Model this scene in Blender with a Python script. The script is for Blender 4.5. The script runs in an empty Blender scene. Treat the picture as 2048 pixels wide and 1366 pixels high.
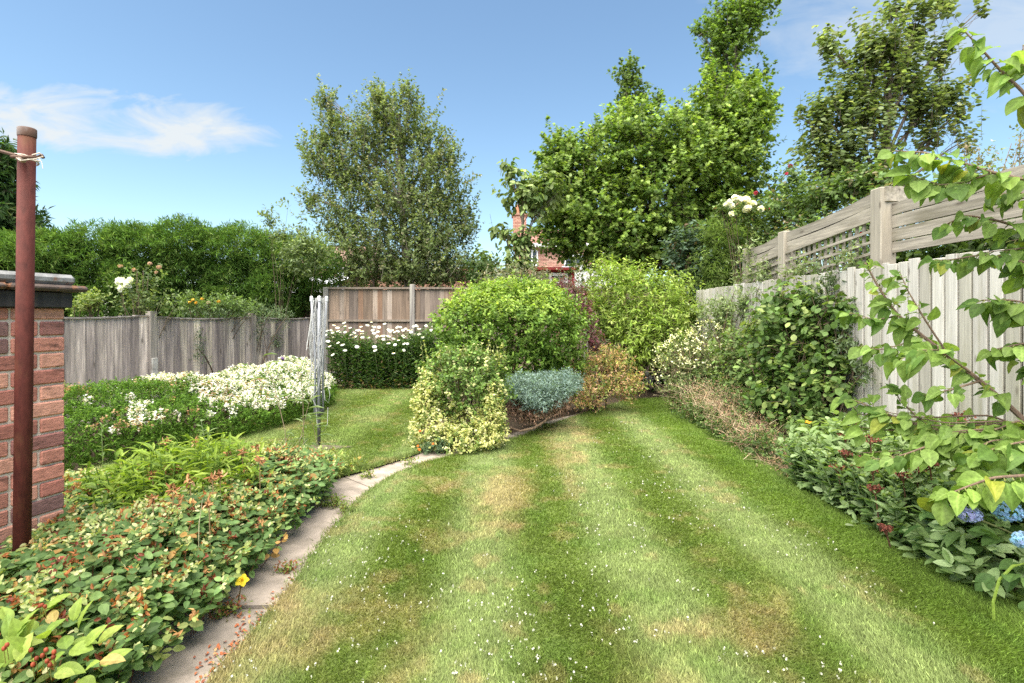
import bpy, math, random
import numpy as np
C = bpy.context.scene.collection
F = 1024.0; CX = 1024.0; HY = 632.0; H = 1.45      # focal length and horizon of the 2048 px photograph, eye height
rng = np.random.default_rng(11); random.seed(5)
def A(*v): return np.array(v, float)
def P(px, py, D): return A((px-CX)/F*D, D, H-(py-HY)/F*D)          # a point at depth D
def G(px, py, z=0.0):                                               # a point on the ground
    D = (H-z)*F/(py-HY); return A((px-CX)/F*D, D, z)
def nrm(v): return v/np.maximum(np.linalg.norm(v, axis=-1, keepdims=True), 1e-9)
def rnd(n): return nrm(rng.normal(size=(n, 3)))
UP = A(0, 0, 1)

# ---------------------------------------------------------------- noise
def _hash(i, j, k, s):
    h = (i*374761393 + j*668265263 + k*2147483647 + s*974634777) & 0xffffffff
    h = ((h ^ (h >> 13))*1274126177) & 0xffffffff
    return ((h ^ (h >> 16)) & 0xffff)/65535.0
def vnoise(p, s=0):
    p = np.asarray(p, float); f = np.floor(p); t = p-f; t = t*t*(3-2*t); i = f.astype(np.int64); r = 0
    for a in (0, 1):
        for b in (0, 1):
            for c in (0, 1):
                w = (t[:, 0] if a else 1-t[:, 0])*(t[:, 1] if b else 1-t[:, 1])*(t[:, 2] if c else 1-t[:, 2])
                r = r+w*_hash(i[:, 0]+a, i[:, 1]+b, i[:, 2]+c, s)
    return r
def fbm(p, s=0, o=3): return sum(vnoise(np.asarray(p)*2**k, s+k)*.5**k for k in range(o))/sum(.5**k for k in range(o))
def sstep(a, b, x): t = np.clip((x-a)/(b-a), 0, 1); return t*t*(3-2*t)

# ---------------------------------------------------------------- mesh builder
class MB:
    def __init__(s): s.V = []; s.Fs = []; s.C = []; s.n = 0
    def add(s, V, Fs, col):
        V = np.asarray(V, float).reshape(-1, 3); col = np.asarray(col, float)
        if col.ndim == 1: col = np.broadcast_to(col, (len(V), 3))
        s.V.append(V); s.C.append(col.reshape(-1, 3))
        for f in Fs: s.Fs.append(np.asarray(f, np.int64)+s.n)
        s.n += len(V); return s
    def box(s, lo, hi, col, rot=0, org=(0, 0, 0), bev=0.0):
        x0, y0, z0 = lo; x1, y1, z1 = hi
        V = np.array([[x0,y0,z0],[x1,y0,z0],[x1,y1,z0],[x0,y1,z0],[x0,y0,z1],[x1,y0,z1],[x1,y1,z1],[x0,y1,z1]], float)
        Fq = [[3,2,1,0],[4,5,6,7],[0,1,5,4],[1,2,6,5],[2,3,7,6],[3,0,4,7]]
        if bev > 0:      # chamfered box: 24 vertices
            V2 = []; idx = {}
            for i, v in enumerate(V):
                c = (A(*lo)+A(*hi))/2; sg = np.sign(v-c)
                for ax in range(3):
                    w = v.copy()
                    for o in range(3):
                        if o != ax: w[o] -= sg[o]*bev
                    idx[(i, ax)] = len(V2); V2.append(w)
            axf = [2, 2, 1, 0, 1, 0]; q = []
            for f, ax in zip(Fq, axf): q.append([idx[(i, ax)] for i in f])
            ed = [(0,1),(1,2),(2,3),(3,0),(4,5),(5,6),(6,7),(7,4),(0,4),(1,5),(2,6),(3,7)]
            for a, b in ed:
                d = int(np.argmax(abs(V[a]-V[b]))); o = [k for k in range(3) if k != d]
                q.append([idx[(a, o[0])], idx[(b, o[0])], idx[(b, o[1])], idx[(a, o[1])]])
            t = [[idx[(i, 0)], idx[(i, 1)], idx[(i, 2)]] for i in range(8)]
            V = np.array(V2); Fs = [np.array(q), np.array(t)]
        else: Fs = [np.array(Fq)]
        c, sn = math.cos(rot), math.sin(rot)
        V = np.stack([V[:, 0]*c-V[:, 1]*sn, V[:, 0]*sn+V[:, 1]*c, V[:, 2]], 1)+A(*org)
        return s.add(V, Fs, col)
    def tube(s, pts, r, k=6, col=(.1,.08,.06), cap=True):
        pts = np.asarray(pts, float); n = len(pts); r = np.broadcast_to(np.asarray(r, float), (n,))
        T = np.gradient(pts, axis=0); T = nrm(T); ref = A(0, 0, 1) if abs(T[0][2]) < .9 else A(1, 0, 0)
        U = nrm(np.cross(T, ref)); W = np.cross(T, U); a = np.arange(k)*2*math.pi/k
        V = pts[:, None]+r[:, None, None]*(np.cos(a)[None, :, None]*U[:, None]+np.sin(a)[None, :, None]*W[:, None])
        i = np.arange(n-1)[:, None]*k; j = np.arange(k)[None]; j2 = (j+1) % k
        q = np.stack([i+j, i+j2, i+k+j2, i+k+j], -1).reshape(-1, 4); Fs = [q]
        if cap: Fs += [np.arange(k)[None, ::-1], (np.arange(k)+(n-1)*k)[None]]
        return s.add(V.reshape(-1, 3), Fs, col)
    def lathe(s, prof, org, k=16, col=(.1,.1,.1)):
        a = np.arange(k)*2*math.pi/k; pr = np.asarray(prof, float)
        V = np.stack([pr[:, :1]*np.cos(a), pr[:, :1]*np.sin(a), np.repeat(pr[:, 1:], k, 1)], -1).reshape(-1, 3)+A(*org)
        i = np.arange(len(pr)-1)[:, None]*k; j = np.arange(k)[None]; j2 = (j+1) % k
        return s.add(V, [np.stack([i+j, i+j2, i+k+j2, i+k+j], -1).reshape(-1, 4)], col)
    def leaves(s, Pp, D, N, L, W, col, T):
        tv, tf = T; n = len(Pp)
        D = nrm(D); N = nrm(N-(N*D).sum(1, keepdims=True)*D); X = np.cross(D, N)
        L = np.broadcast_to(np.asarray(L, float), (n,))[:, None, None]; W = np.broadcast_to(np.asarray(W, float), (n,))[:, None, None]
        V = Pp[:, None]+W*tv[None, :, :1]*X[:, None]+L*(tv[None, :, 1:2]*D[:, None]+tv[None, :, 2:3]*N[:, None])
        m = len(tv); off = (np.arange(n)*m)[:, None, None]
        Fs = [(np.asarray(f)[None]+off).reshape(-1, f.shape[1]) for f in tf]
        col = np.asarray(col, float)
        if col.ndim == 2: col = np.repeat(col[:, None], m, 1)
        return s.add(V.reshape(-1, 3), Fs, col.reshape(-1, 3))
    def build(s, name, mat, parent=None, org=None, smooth=False):
        o_ = A(*parent.location) if parent is not None else (A(*org) if org is not None else A(0, 0, 0))
        if parent is not None and parent.parent is not None: o_ = o_+A(*parent.parent.location)
        V = np.concatenate(s.V)-o_; Cc = np.concatenate(s.C)
        sz = np.concatenate([np.full(len(f), f.shape[1]) for f in s.Fs]); li = np.concatenate([f.reshape(-1) for f in s.Fs])
        me = bpy.data.meshes.new(name); me.vertices.add(len(V)); me.vertices.foreach_set('co', V.astype(np.float32).reshape(-1))
        me.loops.add(len(li)); me.loops.foreach_set('vertex_index', li.astype(np.int32))
        me.polygons.add(len(sz)); st = np.concatenate([[0], np.cumsum(sz)[:-1]])
        me.polygons.foreach_set('loop_start', st.astype(np.int32))
        me.polygons.foreach_set('use_smooth', np.full(len(sz), smooth))
        me.update(calc_edges=True)
        at = me.attributes.new('Col', 'FLOAT_COLOR', 'POINT')
        at.data.foreach_set('color', np.concatenate([np.clip(Cc, 0, 1), np.ones((len(V), 1))], 1).astype(np.float32).reshape(-1))
        me.materials.append(mat); o = bpy.data.objects.new(name, me); C.objects.link(o)
        if parent is not None: o.parent = parent
        elif org is not None: o.location = org
        return o
def tag(o, label=None, cat=None, group=None, kind=None):
    for k, v in (('label', label), ('category', cat), ('group', group), ('kind', kind)):
        if v: o[k] = v
    return o
def thing(name, loc, label, cat, group=None):
    o = bpy.data.objects.new(name, None); C.objects.link(o); o.location = tuple(float(x) for x in loc); o.empty_display_size = .1
    return tag(o, label, cat, group)

# ---------------------------------------------------------------- leaf shapes (x across, y along, z up)
DIA = (np.array([[0,0,0],[-.5,.42,.07],[0,1,-.06],[.5,.42,.07]], float), [np.array([[0,3,2],[0,2,1]])])
def oval(fold=.10, droop=.18, tip=.0, broad=.42):
    m = [0, .16, broad, .76, 1.0]; w = [0, .36, .5, .34, 0]; V = []
    for y in m: V.append([0, y, -droop*y*y])
    for sg in (-1, 1):
        for k in (1, 2, 3): V.append([sg*w[k], m[k]+.02, -droop*m[k]**2+fold*w[k]])
    q = []; t = []
    for b, fl in ((5, 0), (8, 1)):
        tt = [[0, b, 1], [3, b+2, 4]]; qq = [[1, b, b+1, 2], [2, b+1, b+2, 3]]
        t += [x[::-1] for x in tt] if fl else tt; q += [x[::-1] for x in qq] if fl else qq
    return (np.array(V, float), [np.array(q), np.array(t)])
OVAL = oval(); ROUND = oval(.06, .1, 0, .5); CURL = oval(.25, .4)
def lobed():                                                        # five pointed leaf
    a = np.radians([-90, -50, -25, 0, 25, 50, 90, 120, 240]); V = [[0, .35, .0]]
    for k, (an, r) in enumerate(zip(np.radians([180, 118, 85, 55, 28, 0, -28, -55, -85, -118]), [.32, .42, .3, .62, .34, .66, .34, .62, .3, .42])):
        V.append([math.sin(an)*r*1.1, .35+math.cos(an)*r, -.22*r*r+.05*(k % 2)])
    t = [[0, i, i % 10+1] for i in range(1, 11)]
    return (np.array(V, float), [np.array(t)])
LOBE = lobed()
def bigleaf(R=11, K=9):                                             # broad leaf with a pressed-in midrib and side veins
    V = []; q = []
    for i in range(R):
        y = i/(R-1); w = (math.sin(math.pi*min(1, y**.84)))**.78*.5*(1-.12*y**3)*1.04 if 0 < y < 1 else .0
        for j in range(K):
            x = (j/(K-1)*2-1); ser = 1+.018*math.cos(i*math.pi)*(abs(x) > .9)
            z = -.25*y*y+.22*w*abs(x)-.10*w*x*x+.012*math.cos((y*13-abs(x)*3.6)*2.2)*min(1, abs(x)*3)*(w > .05)
            V.append([x*w*ser, y+.05*abs(x)*(1-y), z])
    for i in range(R-1):
        for j in range(K-1): q.append([i*K+j, i*K+j+1, (i+1)*K+j+1, (i+1)*K+j])
    return (np.array(V, float), [np.array(q)])
BIG = bigleaf(); BIG2 = (BIG[0]*A(.94, 1, 1)+np.stack([0*BIG[0][:, 0], 0*BIG[0][:, 0], -.30*BIG[0][:, 1]**2+.35*np.abs(BIG[0][:, 0])+.05*np.sin(BIG[0][:, 1]*9)*np.sign(BIG[0][:, 0])], 1), BIG[1])
_bx = np.abs((np.arange(99) % 9)/8*2-1); _by = (np.arange(99)//9)/10
BIGTINT = 1+.38*(_bx < .06)+.16*np.cos((_by*13-_bx*3.6)*2.2)*(_bx > .1)     # pale midrib and veins
STRAP = (np.array([[0,0,0],[-.45,.25,.05],[.45,.25,.05],[-.5,.6,.0],[.5,.6,.0],[0,1,-.22],[0,.25,0],[0,.6,-.07]], float),
         [np.array([[6,1,3,7],[2,6,7,4]]), np.array([[0,1,6],[0,6,2],[7,3,5],[4,7,5]])])

# ---------------------------------------------------------------- materials
def newmat(name):
    m = bpy.data.materials.new(name); m.use_nodes = True; nt = m.node_tree; nt.nodes.clear()
    return m, nt, nt.nodes, nt.links
def N_(nt, t, **kw):
    n = nt.nodes.new(t)
    for k, v in kw.items():
        if k in n.inputs: n.inputs[k].default_value = v
        else: setattr(n, k, v)
    return n
def mathn(nt, op, a, b=None, clamp=False):
    n = nt.nodes.new('ShaderNodeMath'); n.operation = op; n.use_clamp = clamp
    for i, x in enumerate((a, b)):
        if x is None: continue
        if isinstance(x, (int, float)): n.inputs[i].default_value = x
        else: nt.links.new(x, n.inputs[i])
    return n.outputs[0]
def mulcol(nt, a, b, fac=1.0, mode='MULTIPLY'):
    n = nt.nodes.new('ShaderNodeMix'); n.data_type = 'RGBA'; n.blend_type = mode
    if isinstance(fac, (int, float)): n.inputs[0].default_value = fac
    else: nt.links.new(fac, n.inputs[0])
    for i, x in ((6, a), (7, b)):
        if isinstance(x, tuple): n.inputs[i].default_value = (*x, 1)
        else: nt.links.new(x, n.inputs[i])
    return n.outputs[2]
def gray(nt, v):
    n = nt.nodes.new('ShaderNodeCombineColor')
    for i in range(3): nt.links.new(v, n.inputs[i])
    return n.outputs[0]
def maprange(nt, v, a, b, c, d):
    n = nt.nodes.new('ShaderNodeMapRange'); nt.links.new(v, n.inputs[0])
    for i, x in enumerate((a, b, c, d)): n.inputs[i+1].default_value = x
    return n.outputs[0]
def noise(nt, scale, detail=4, rough=.55, stretch=(1, 1, 1)):
    tc = nt.nodes.new('ShaderNodeTexCoord'); mp = nt.nodes.new('ShaderNodeMapping'); mp.inputs['Scale'].default_value = stretch
    nt.links.new(tc.outputs['Object'], mp.inputs[0]); n = N_(nt, 'ShaderNodeTexNoise', Scale=scale, Detail=detail, Roughness=rough)
    nt.links.new(mp.outputs[0], n.inputs['Vector']); return n.outputs['Fac']
def attrcol(nt): n = nt.nodes.new('ShaderNodeAttribute'); n.attribute_name = 'Col'; return n.outputs['Color']
def leafmat(name, rough=.5, trans=.42, spec=.2, sat=.97):
    m, nt, nd, lk = newmat(name); c = attrcol(nt)
    f = maprange(nt, noise(nt, 60, 2), .3, .7, .82, 1.18); hs = N_(nt, 'ShaderNodeHueSaturation', Saturation=sat, Value=1.12); lk.new(mulcol(nt, c, gray(nt, f)), hs.inputs['Color']); c2 = hs.outputs[0]
    b = N_(nt, 'ShaderNodeBsdfPrincipled', Roughness=rough); b.inputs['Specular IOR Level'].default_value = spec
    lk.new(c2, b.inputs['Base Color']); t = N_(nt, 'ShaderNodeBsdfTranslucent'); lk.new(mulcol(nt, c2, (1.25, 1.3, .55)), t.inputs[0])
    mx = N_(nt, 'ShaderNodeMixShader', Fac=trans); lk.new(b.outputs[0], mx.inputs[1]); lk.new(t.outputs[0], mx.inputs[2])
    o = nd.new('ShaderNodeOutputMaterial'); lk.new(mx.outputs[0], o.inputs[0]); return m
def colmat(name, rough=.8, nscale=30, lo=.75, hi=1.25, stretch=(1, 1, 1), bump=.2, bscale=None, spec=.3, detail=5, second=None, metal=0.0, knots=None):
    m, nt, nd, lk = newmat(name); c = attrcol(nt); nz = noise(nt, nscale, detail, .6, stretch)
    c2 = mulcol(nt, c, gray(nt, maprange(nt, nz, .25, .75, lo, hi)))
    if second:                                                      # (scale, stretch, low, high, colour): stains of another colour
        n2 = noise(nt, second[0], 5, .6, second[1]); c2 = mulcol(nt, c2, second[4], maprange(nt, n2, second[2], second[3], 0, second[5]), 'MIX')
    if knots:
        tc = nt.nodes.new('ShaderNodeTexCoord'); mp = nt.nodes.new('ShaderNodeMapping'); mp.inputs['Scale'].default_value = knots; lk.new(tc.outputs['Object'], mp.inputs[0]); vo = N_(nt, 'ShaderNodeTexVoronoi', Scale=1.0); lk.new(mp.outputs[0], vo.inputs['Vector']); c2 = mulcol(nt, c2, (.09, .07, .055), maprange(nt, vo.outputs['Distance'], .05, .16, .75, 0), 'MIX')
    b = N_(nt, 'ShaderNodeBsdfPrincipled', Roughness=rough, Metallic=metal); b.inputs['Specular IOR Level'].default_value = spec
    lk.new(c2, b.inputs['Base Color'])
    if bump:
        bp = N_(nt, 'ShaderNodeBump', Strength=bump, Distance=.01); lk.new(noise(nt, bscale or nscale, detail, .65, stretch), bp.inputs['Height']); lk.new(bp.outputs[0], b.inputs['Normal'])
    o = nd.new('ShaderNodeOutputMaterial'); lk.new(b.outputs[0], o.inputs[0]); return m
LEAF = leafmat('leaf'); GLOSS = leafmat('glossy_leaf', .45, .36, .25); SOFT = leafmat('soft_leaf', .7, .35, .2); PETAL = leafmat('petal', .7, .35, .2)
GRASS = leafmat('grass_blade', .75, .35, .15, 1.0); NEEDLE = leafmat('needle', .6, .38, .1)
BARK = colmat('bark', .9, 40, .6, 1.3, (1, 1, .3), .5); DRY = colmat('dry_stem', .9, 50, .8, 1.2)
WOODG = colmat('grey_weathered_wood', .9, 3.2, .45, 1.4, (14, 14, .7), .3, second=(1.6, (6, 6, .5), .46, .66, (.14, .115, .12), .8), knots=(7, 7, 2.6))
WOODB = colmat('brown_weathered_wood', .88, 3.0, .6, 1.35, (12, 12, .7), .2, second=(2.0, (4, 4, .6), .52, .70, (.13, .10, .085), .55), knots=(7, 7, 2.6))
WOODP = colmat('pale_weathered_wood', .9, 3.2, .72, 1.2, (14, 14, .8), .25, second=(1.5, (5, 5, .45), .52, .74, (.25, .23, .15), .75), knots=(9, 9, 3.2))
WOODH = colmat('pale_horizontal_wood', .9, 3.0, .5, 1.35, (12, .8, 14), .3, second=(2.2, (4, .7, 5), .50, .70, (.17, .15, .105), .8), knots=(9, 2.4, 9))
BRICK = colmat('brick', .9, 28, .65, 1.3, (1, 1, 2.2), .5, 60, second=(9, (1, 1, 2.5), .56, .68, (.10, .05, .04), .75))
MORT = colmat('mortar', .95, 50, .75, 1.15, bump=.5); STONE = colmat('coping', .9, 22, .6, 1.4, bump=.5, second=(14, (1, 1, 1), .55, .64, (.30, .13, .06), .7))
CONC = colmat('concrete_path', .92, 9, .72, 1.2, bump=.35, bscale=90, second=(7, (1, 1, 1), .50, .64, (.17, .145, .115), .55))
SOIL = colmat('soil', 1.0, 14, .5, 1.5, bump=.8, bscale=50, second=(5, (1, 1, 1), .55, .7, (.10, .085, .05), .6))
TURF = colmat('turf', 1.0, 70, .55, 1.4, bump=.6, bscale=180, detail=6); STEEL = colmat('rusty_painted_steel', .75, 45, .6, 1.4, (1, 1, .35), .25, spec=.25, second=(11, (1, 1, .35), .54, .68, (.13, .055, .028), .7))
PLAST = colmat('grey_plastic', .5, 30, .9, 1.1, bump=0, spec=.4); CORD = colmat('line_cord', .8, 80, .9, 1.1, bump=0)
HBRICK = colmat('house_brick', .9, 8, .8, 1.2, (1, 1, 3), .1); TILE = colmat('roof_tile', .9, 6, .75, 1.2, bump=.1); PAINT = colmat('white_paint', .6, 6, .95, 1.05, bump=0)
def glassmat():
    m, nt, nd, lk = newmat('window_glass'); b = N_(nt, 'ShaderNodeBsdfPrincipled', Roughness=.08); b.inputs['Base Color'].default_value = (.05, .06, .07, 1)
    o = nd.new('ShaderNodeOutputMaterial'); lk.new(b.outputs[0], o.inputs[0]); return m
GLASS = glassmat()

# ---------------------------------------------------------------- crowns
def B(px, py, rx, ry, D, rz=None, dz=0):                            # ellipsoid clump from its place, size and depth
    k = D/F; c = P(px, py, D); return (c+A(0, dz, 0), A(rx*k, rz if rz else (rx+ry)*.5*k, ry*k))
def Bm(x, y, z, rx, ry, rz): return (A(x, y, z), A(rx, ry, rz))
def blobpts(blobs, n, rmin=.6, lump=.3, lf=1.6, zmin=.03, top=0.0):
    c = np.array([b[0] for b in blobs]); r = np.array([b[1] for b in blobs]); w = (r[:, 0]*r[:, 1]+r[:, 1]*r[:, 2]+r[:, 0]*r[:, 2]); w = w/w.sum()
    outP = []; outO = []; got = 0
    for _ in range(12):
        m = int((n-got)*1.8)+50; i = rng.choice(len(blobs), m, p=w); d = rnd(m); d[:, 2] = np.where((rng.random(m) < top) & (d[:, 2] < 0), -d[:, 2], d[:, 2])
        t = rmin+(1-rmin)*rng.random(m)**.6
        lu = 1+lump*2*(fbm(d*lf+i[:, None]*7.3, 3, 2)-.5)*1.6
        q = d*r[i]*t[:, None]*lu[:, None]; p = c[i]+q; ok = p[:, 2] > zmin
        for k in range(len(blobs)):
            e = np.linalg.norm((p-c[k])/r[k], axis=1); ok &= ~((e < rmin*.85) & (i != k))
        o = nrm(d/r[i]); outP.append(p[ok]); outO.append(o[ok]); got += ok.sum()
        if got >= n: break
    return np.concatenate(outP)[:n], np.concatenate(outO)[:n]
def pick(pal, n):
    w = np.array([p[1] for p in pal], float); i = rng.choice(len(pal), n, p=w/w.sum()); return np.array([p[0] for p in pal], float)[i]
def sprays(mb, S, O, per, L, W, pal, tl=.15, T=DIA, out=.6, up=.35, rn=.5, droop=0.0, nup=.7, cj=.26, mixc=.3, twig=None, lean=(0, 0, 0)):
    n = len(S); Ax = nrm(O*out+UP*up+rnd(n)*rn+A(*lean)); t = rng.random((n, per)); base = S-Ax*tl*.5
    p = (base[:, None]+Ax[:, None]*(t*tl)[..., None]).reshape(-1, 3); m = len(p); Ar = np.repeat(Ax, per, 0); Or = np.repeat(O, per, 0)
    side = nrm(np.cross(Ar, rnd(m))); d = nrm(Ar*.55+side*.9-UP*droop); nn = UP*nup+Or*.35+rnd(m)*.45
    cs = np.repeat(pick(pal, n)*np.exp(rng.normal(size=(n, 1))*cj*.6), per, 0); c2 = pick(pal, m); u = rng.random(m) < mixc
    col = np.where(u[:, None], c2, cs)*np.exp(rng.normal(size=(m, 1))*cj); ll = L*rng.uniform(.65, 1.2, m)
    mb.leaves(p, d, nn, ll, W/L*ll, col, T)
    if twig is not None:
        for k in range(0, n, twig[1]): mb_t = twig[0]; mb_t.tube([base[k]-Ax[k]*tl*.6, base[k]+Ax[k]*tl*.4, S[k]+Ax[k]*tl*.5], [twig[2], twig[2]*.8, twig[2]*.4], 3, twig[3], False)
def bez(a, b, c, n=6): t = np.linspace(0, 1, n)[:, None]; return (1-t)**2*a+2*t*(1-t)*b+t*t*c
def limbs(mb, blobs, base, top, r0, col, sub=5, r1=.02, fork=.35, wig=.12):
    base = A(*base); top = A(*top); L = np.linalg.norm(top-base); n = 9; t = np.linspace(0, 1, n)[:, None]
    tr = base+(top-base)*t+np.sin(t*5+1)*A(.5, .3, 0)*wig*L*.15; mb.tube(tr, r0*(1-.85*t[:, 0])+r1*.5, 8, col)
    for c, r in blobs:
        k = int(np.clip((c[2]-r[2]-base[2])/max(L, .01)*n*.75, n*fork, n-2)); s0 = tr[min(k, n-1)]; rr = r0*(1-.85*k/n)*.5
        br = bez(s0, (s0+c)/2+A(0, 0, .1*np.linalg.norm(c-s0)), c, 6); mb.tube(br, np.linspace(max(rr, r1), r1*.6, 6), 6, col)
        for _ in range(sub):
            e = c+rnd(1)[0]*r*.85+A(0, 0, .1*r[2]); s1 = br[rng.integers(2, 6)]; mb.tube(bez(s1, (s1+e)/2+rnd(1)[0]*.08*np.linalg.norm(e-s1)+A(0, 0, .05), e, 5), np.linspace(r1*.6, r1*.2, 5), 4, col, False)

# ---------------------------------------------------------------- camera, sky and sun
cam = bpy.data.cameras.new('camera'); co = bpy.data.objects.new('camera', cam); C.objects.link(co)
co.location = (0, 0, H); co.rotation_euler = (math.radians(90), 0, 0); cam.sensor_width = 36; cam.lens = 18; cam.clip_end = 2000; cam.shift_y = -(683-HY)/2048
sc = bpy.context.scene; sc.camera = co
sc.view_settings.view_transform = 'Standard'; sc.view_settings.look = 'None'; sc.view_settings.exposure = 2.29; sc.view_settings.gamma = 1
sc.cycles.use_denoising = False; sc.cycles.max_bounces = 12; sc.cycles.transparent_max_bounces = 4
SUN = nrm(A(-.20, -.36, .90)); el = math.asin(SUN[2])
w = bpy.data.worlds.new('World'); sc.world = w; w.use_nodes = True; nt = w.node_tree; nt.nodes.clear()
sky = nt.nodes.new('ShaderNodeTexSky'); sky.sky_type = 'NISHITA'; sky.sun_disc = False; sky.sun_elevation = el; sky.sun_rotation = math.atan2(SUN[0], SUN[1])
sky.air_density = 1.0; sky.dust_density = .6; sky.ozone_density = 1.0; sky.altitude = 0
tc = nt.nodes.new('ShaderNodeTexCoord'); sp = nt.nodes.new('ShaderNodeSeparateXYZ'); nt.links.new(tc.outputs['Generated'], sp.inputs[0])
yy = mathn(nt, 'MAXIMUM', sp.outputs[1], .08); u = mathn(nt, 'DIVIDE', sp.outputs[0], yy); v = mathn(nt, 'DIVIDE', sp.outputs[2], yy)
cb = nt.nodes.new('ShaderNodeCombineXYZ'); nt.links.new(mathn(nt, 'MULTIPLY', u, 3.0), cb.inputs[0]); nt.links.new(mathn(nt, 'MULTIPLY', v, 9.0), cb.inputs[1])
nz = N_(nt, 'ShaderNodeTexNoise', Scale=1.6, Detail=9, Roughness=.58); nz.inputs['Distortion'].default_value = .5; nt.links.new(cb.outputs[0], nz.inputs['Vector'])
def ell(u0, v0, a, b, sk=0):
    du = mathn(nt, 'SUBTRACT', u, u0); dv = mathn(nt, 'SUBTRACT', mathn(nt, 'SUBTRACT', v, v0), mathn(nt, 'MULTIPLY', du, sk))
    q = mathn(nt, 'ADD', mathn(nt, 'POWER', mathn(nt, 'ABSOLUTE', mathn(nt, 'DIVIDE', du, a)), 2), mathn(nt, 'POWER', mathn(nt, 'ABSOLUTE', mathn(nt, 'DIVIDE', dv, b)), 2))
    return mathn(nt, 'SUBTRACT', 1, q)
def cloudfac(mask, g, amt):
    x = mathn(nt, 'ADD', mathn(nt, 'MULTIPLY', mathn(nt, 'SUBTRACT', nz.outputs['Fac'], .50), g), mathn(nt, 'MULTIPLY', mathn(nt, 'MAXIMUM', mask, -1.5), .55))
    return mathn(nt, 'MULTIPLY', maprange(nt, x, -.12, .55, 0, 1), amt)
c1 = cloudfac(mathn(nt, 'MAXIMUM', ell(-.92, .385, .36, .055, -.05), ell(-.70, .365, .24, .05, -.04)), 3.0, .95); c2 = cloudfac(ell(1.0, .56, .55, .13), 1.6, .5)
cf = mathn(nt, 'MULTIPLY', mathn(nt, 'MAXIMUM', c1, c2), maprange(nt, sp.outputs[1], .08, .2, 0, 1), True)
hsv = N_(nt, 'ShaderNodeHueSaturation', Saturation=1.02, Value=.97); nt.links.new(sky.outputs[0], hsv.inputs['Color'])
tint = mulcol(nt, hsv.outputs[0], (.97, 1.04, .985)); colr = mulcol(nt, tint, (3.45, 3.65, 3.75), cf, 'MIX')
bg = N_(nt, 'ShaderNodeBackground', Strength=.0505); nt.links.new(colr, bg.inputs[0]); wo = nt.nodes.new('ShaderNodeOutputWorld'); nt.links.new(bg.outputs[0], wo.inputs[0])
sl = bpy.data.lights.new('sun', 'SUN'); sl.energy = 2.8; sl.angle = math.radians(85); sl.color = (1, .93, .80); so = bpy.data.objects.new('sun', sl); C.objects.link(so)
from mathutils import Vector
so.rotation_euler = Vector((-SUN).tolist()).to_track_quat('-Z', 'Y').to_euler(); so.location = (0, 0, 20)

# ---------------------------------------------------------------- ground, path, lawns
def inpoly(x, y, poly):
    r = np.zeros(x.shape, bool); n = len(poly)
    for i in range(n):
        x1, y1 = poly[i][:2]; x2, y2 = poly[(i+1) % n][:2]
        if y1 == y2: continue
        cnd = ((y1 > y) != (y2 > y)) & (x < (x2-x1)*(y-y1)/(y2-y1)+x1); r ^= cnd
    return r
g = MB(); g.add([[-300,-60,0],[300,-60,0],[300,600,0],[-300,600,0]], [np.array([[0,1,2,3]])], (.085,.062,.043)); tag(g.build('ground', SOIL), kind='structure')
right = [G(px, py)[:2] for px, py in ((2048,1205),(1950,1165),(1870,1125),(1800,1092),(1740,1062),(1680,1012),(1620,966),(1560,936),(1500,906),(1420,871),(1368,832),(1335,797))]
left = [G(px, py)[:2] for px, py in ((1265,800),(1190,822),(1110,850),(1030,880),(960,905),(900,918),(850,930),(800,950),(762,972),(725,1000),(690,1036),(652,1082),(610,1140),(565,1205),(510,1272),(425,1366))]
LAWN = [A(2.62, .3)]+right+left+[A(-1.17, .3)]
LAWN2 = [G(px, py)[:2] for px, py in ((668,960),(720,948),(780,930),(836,911),(838,890),(842,850),(850,800),(880,779),(680,780),(600,800),(480,840),(330,890),(130,960),(130,990),(300,960),(480,925),(600,955),(640,985))]
def lawncol(x, y):
    p = np.stack([x, y, 0*x], 1); wob = (fbm(p*.5, 21)-.5)*.25
    st = .5+.5*np.cos(2*math.pi*(x-1.62+wob)/.9); st = sstep(.1, .9, st+.35*(fbm(p*3.5, 33, 3)-.5)); edge = sstep(1.75, 2.2, x); st = st*(1-.55*edge)
    st = np.where(y > 7.2, st*.6+.2, st); l2 = (x < -1.2); st = np.where(l2, .3+.4*sstep(.2, .8, .5+.5*np.cos((x*.8+y)*3.4)), st)
    dark = A(.132,.186,.038); lite = A(.182,.230,.082); edgec = A(.124,.200,.030)  # mowing stripe sheen from leaning blades, put into the colour as two tones
    c = dark+(lite-dark)*st[:, None]; c = c+(edgec-c)*(edge*.65)[:, None]
    dry = sstep(.60, .86, fbm(p*A(1.7, 1.3, 1), 5, 5)+.16*(fbm(p*11, 91, 3)-.5)+.15*np.exp(-((x+.1)/1.0)**2-((y-4.6)/1.3)**2)+.06*np.exp(-((x+.7)/.7)**2-((y-2.6)/1.0)**2)-.25*edge-.10*(x > 1.45)); dry = np.where(l2, dry*.35, dry)
    c = c+(A(.36,.265,.145)-c)*(dry*.60)[:, None]; c = c*(.80+.40*fbm(p*9, 8, 4))[:, None]; w_ = sstep(.55, .75, fbm(p*5, 61, 3)); c = c+(A(.105,.175,.035)-c)*(w_*.45)[:, None]; d2 = sstep(.60, .72, fbm(p*6+3, 71, 4)); c = c+(A(.34,.255,.14)-c)*(d2*.35*(1-edge))[:, None]
    return c
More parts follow.
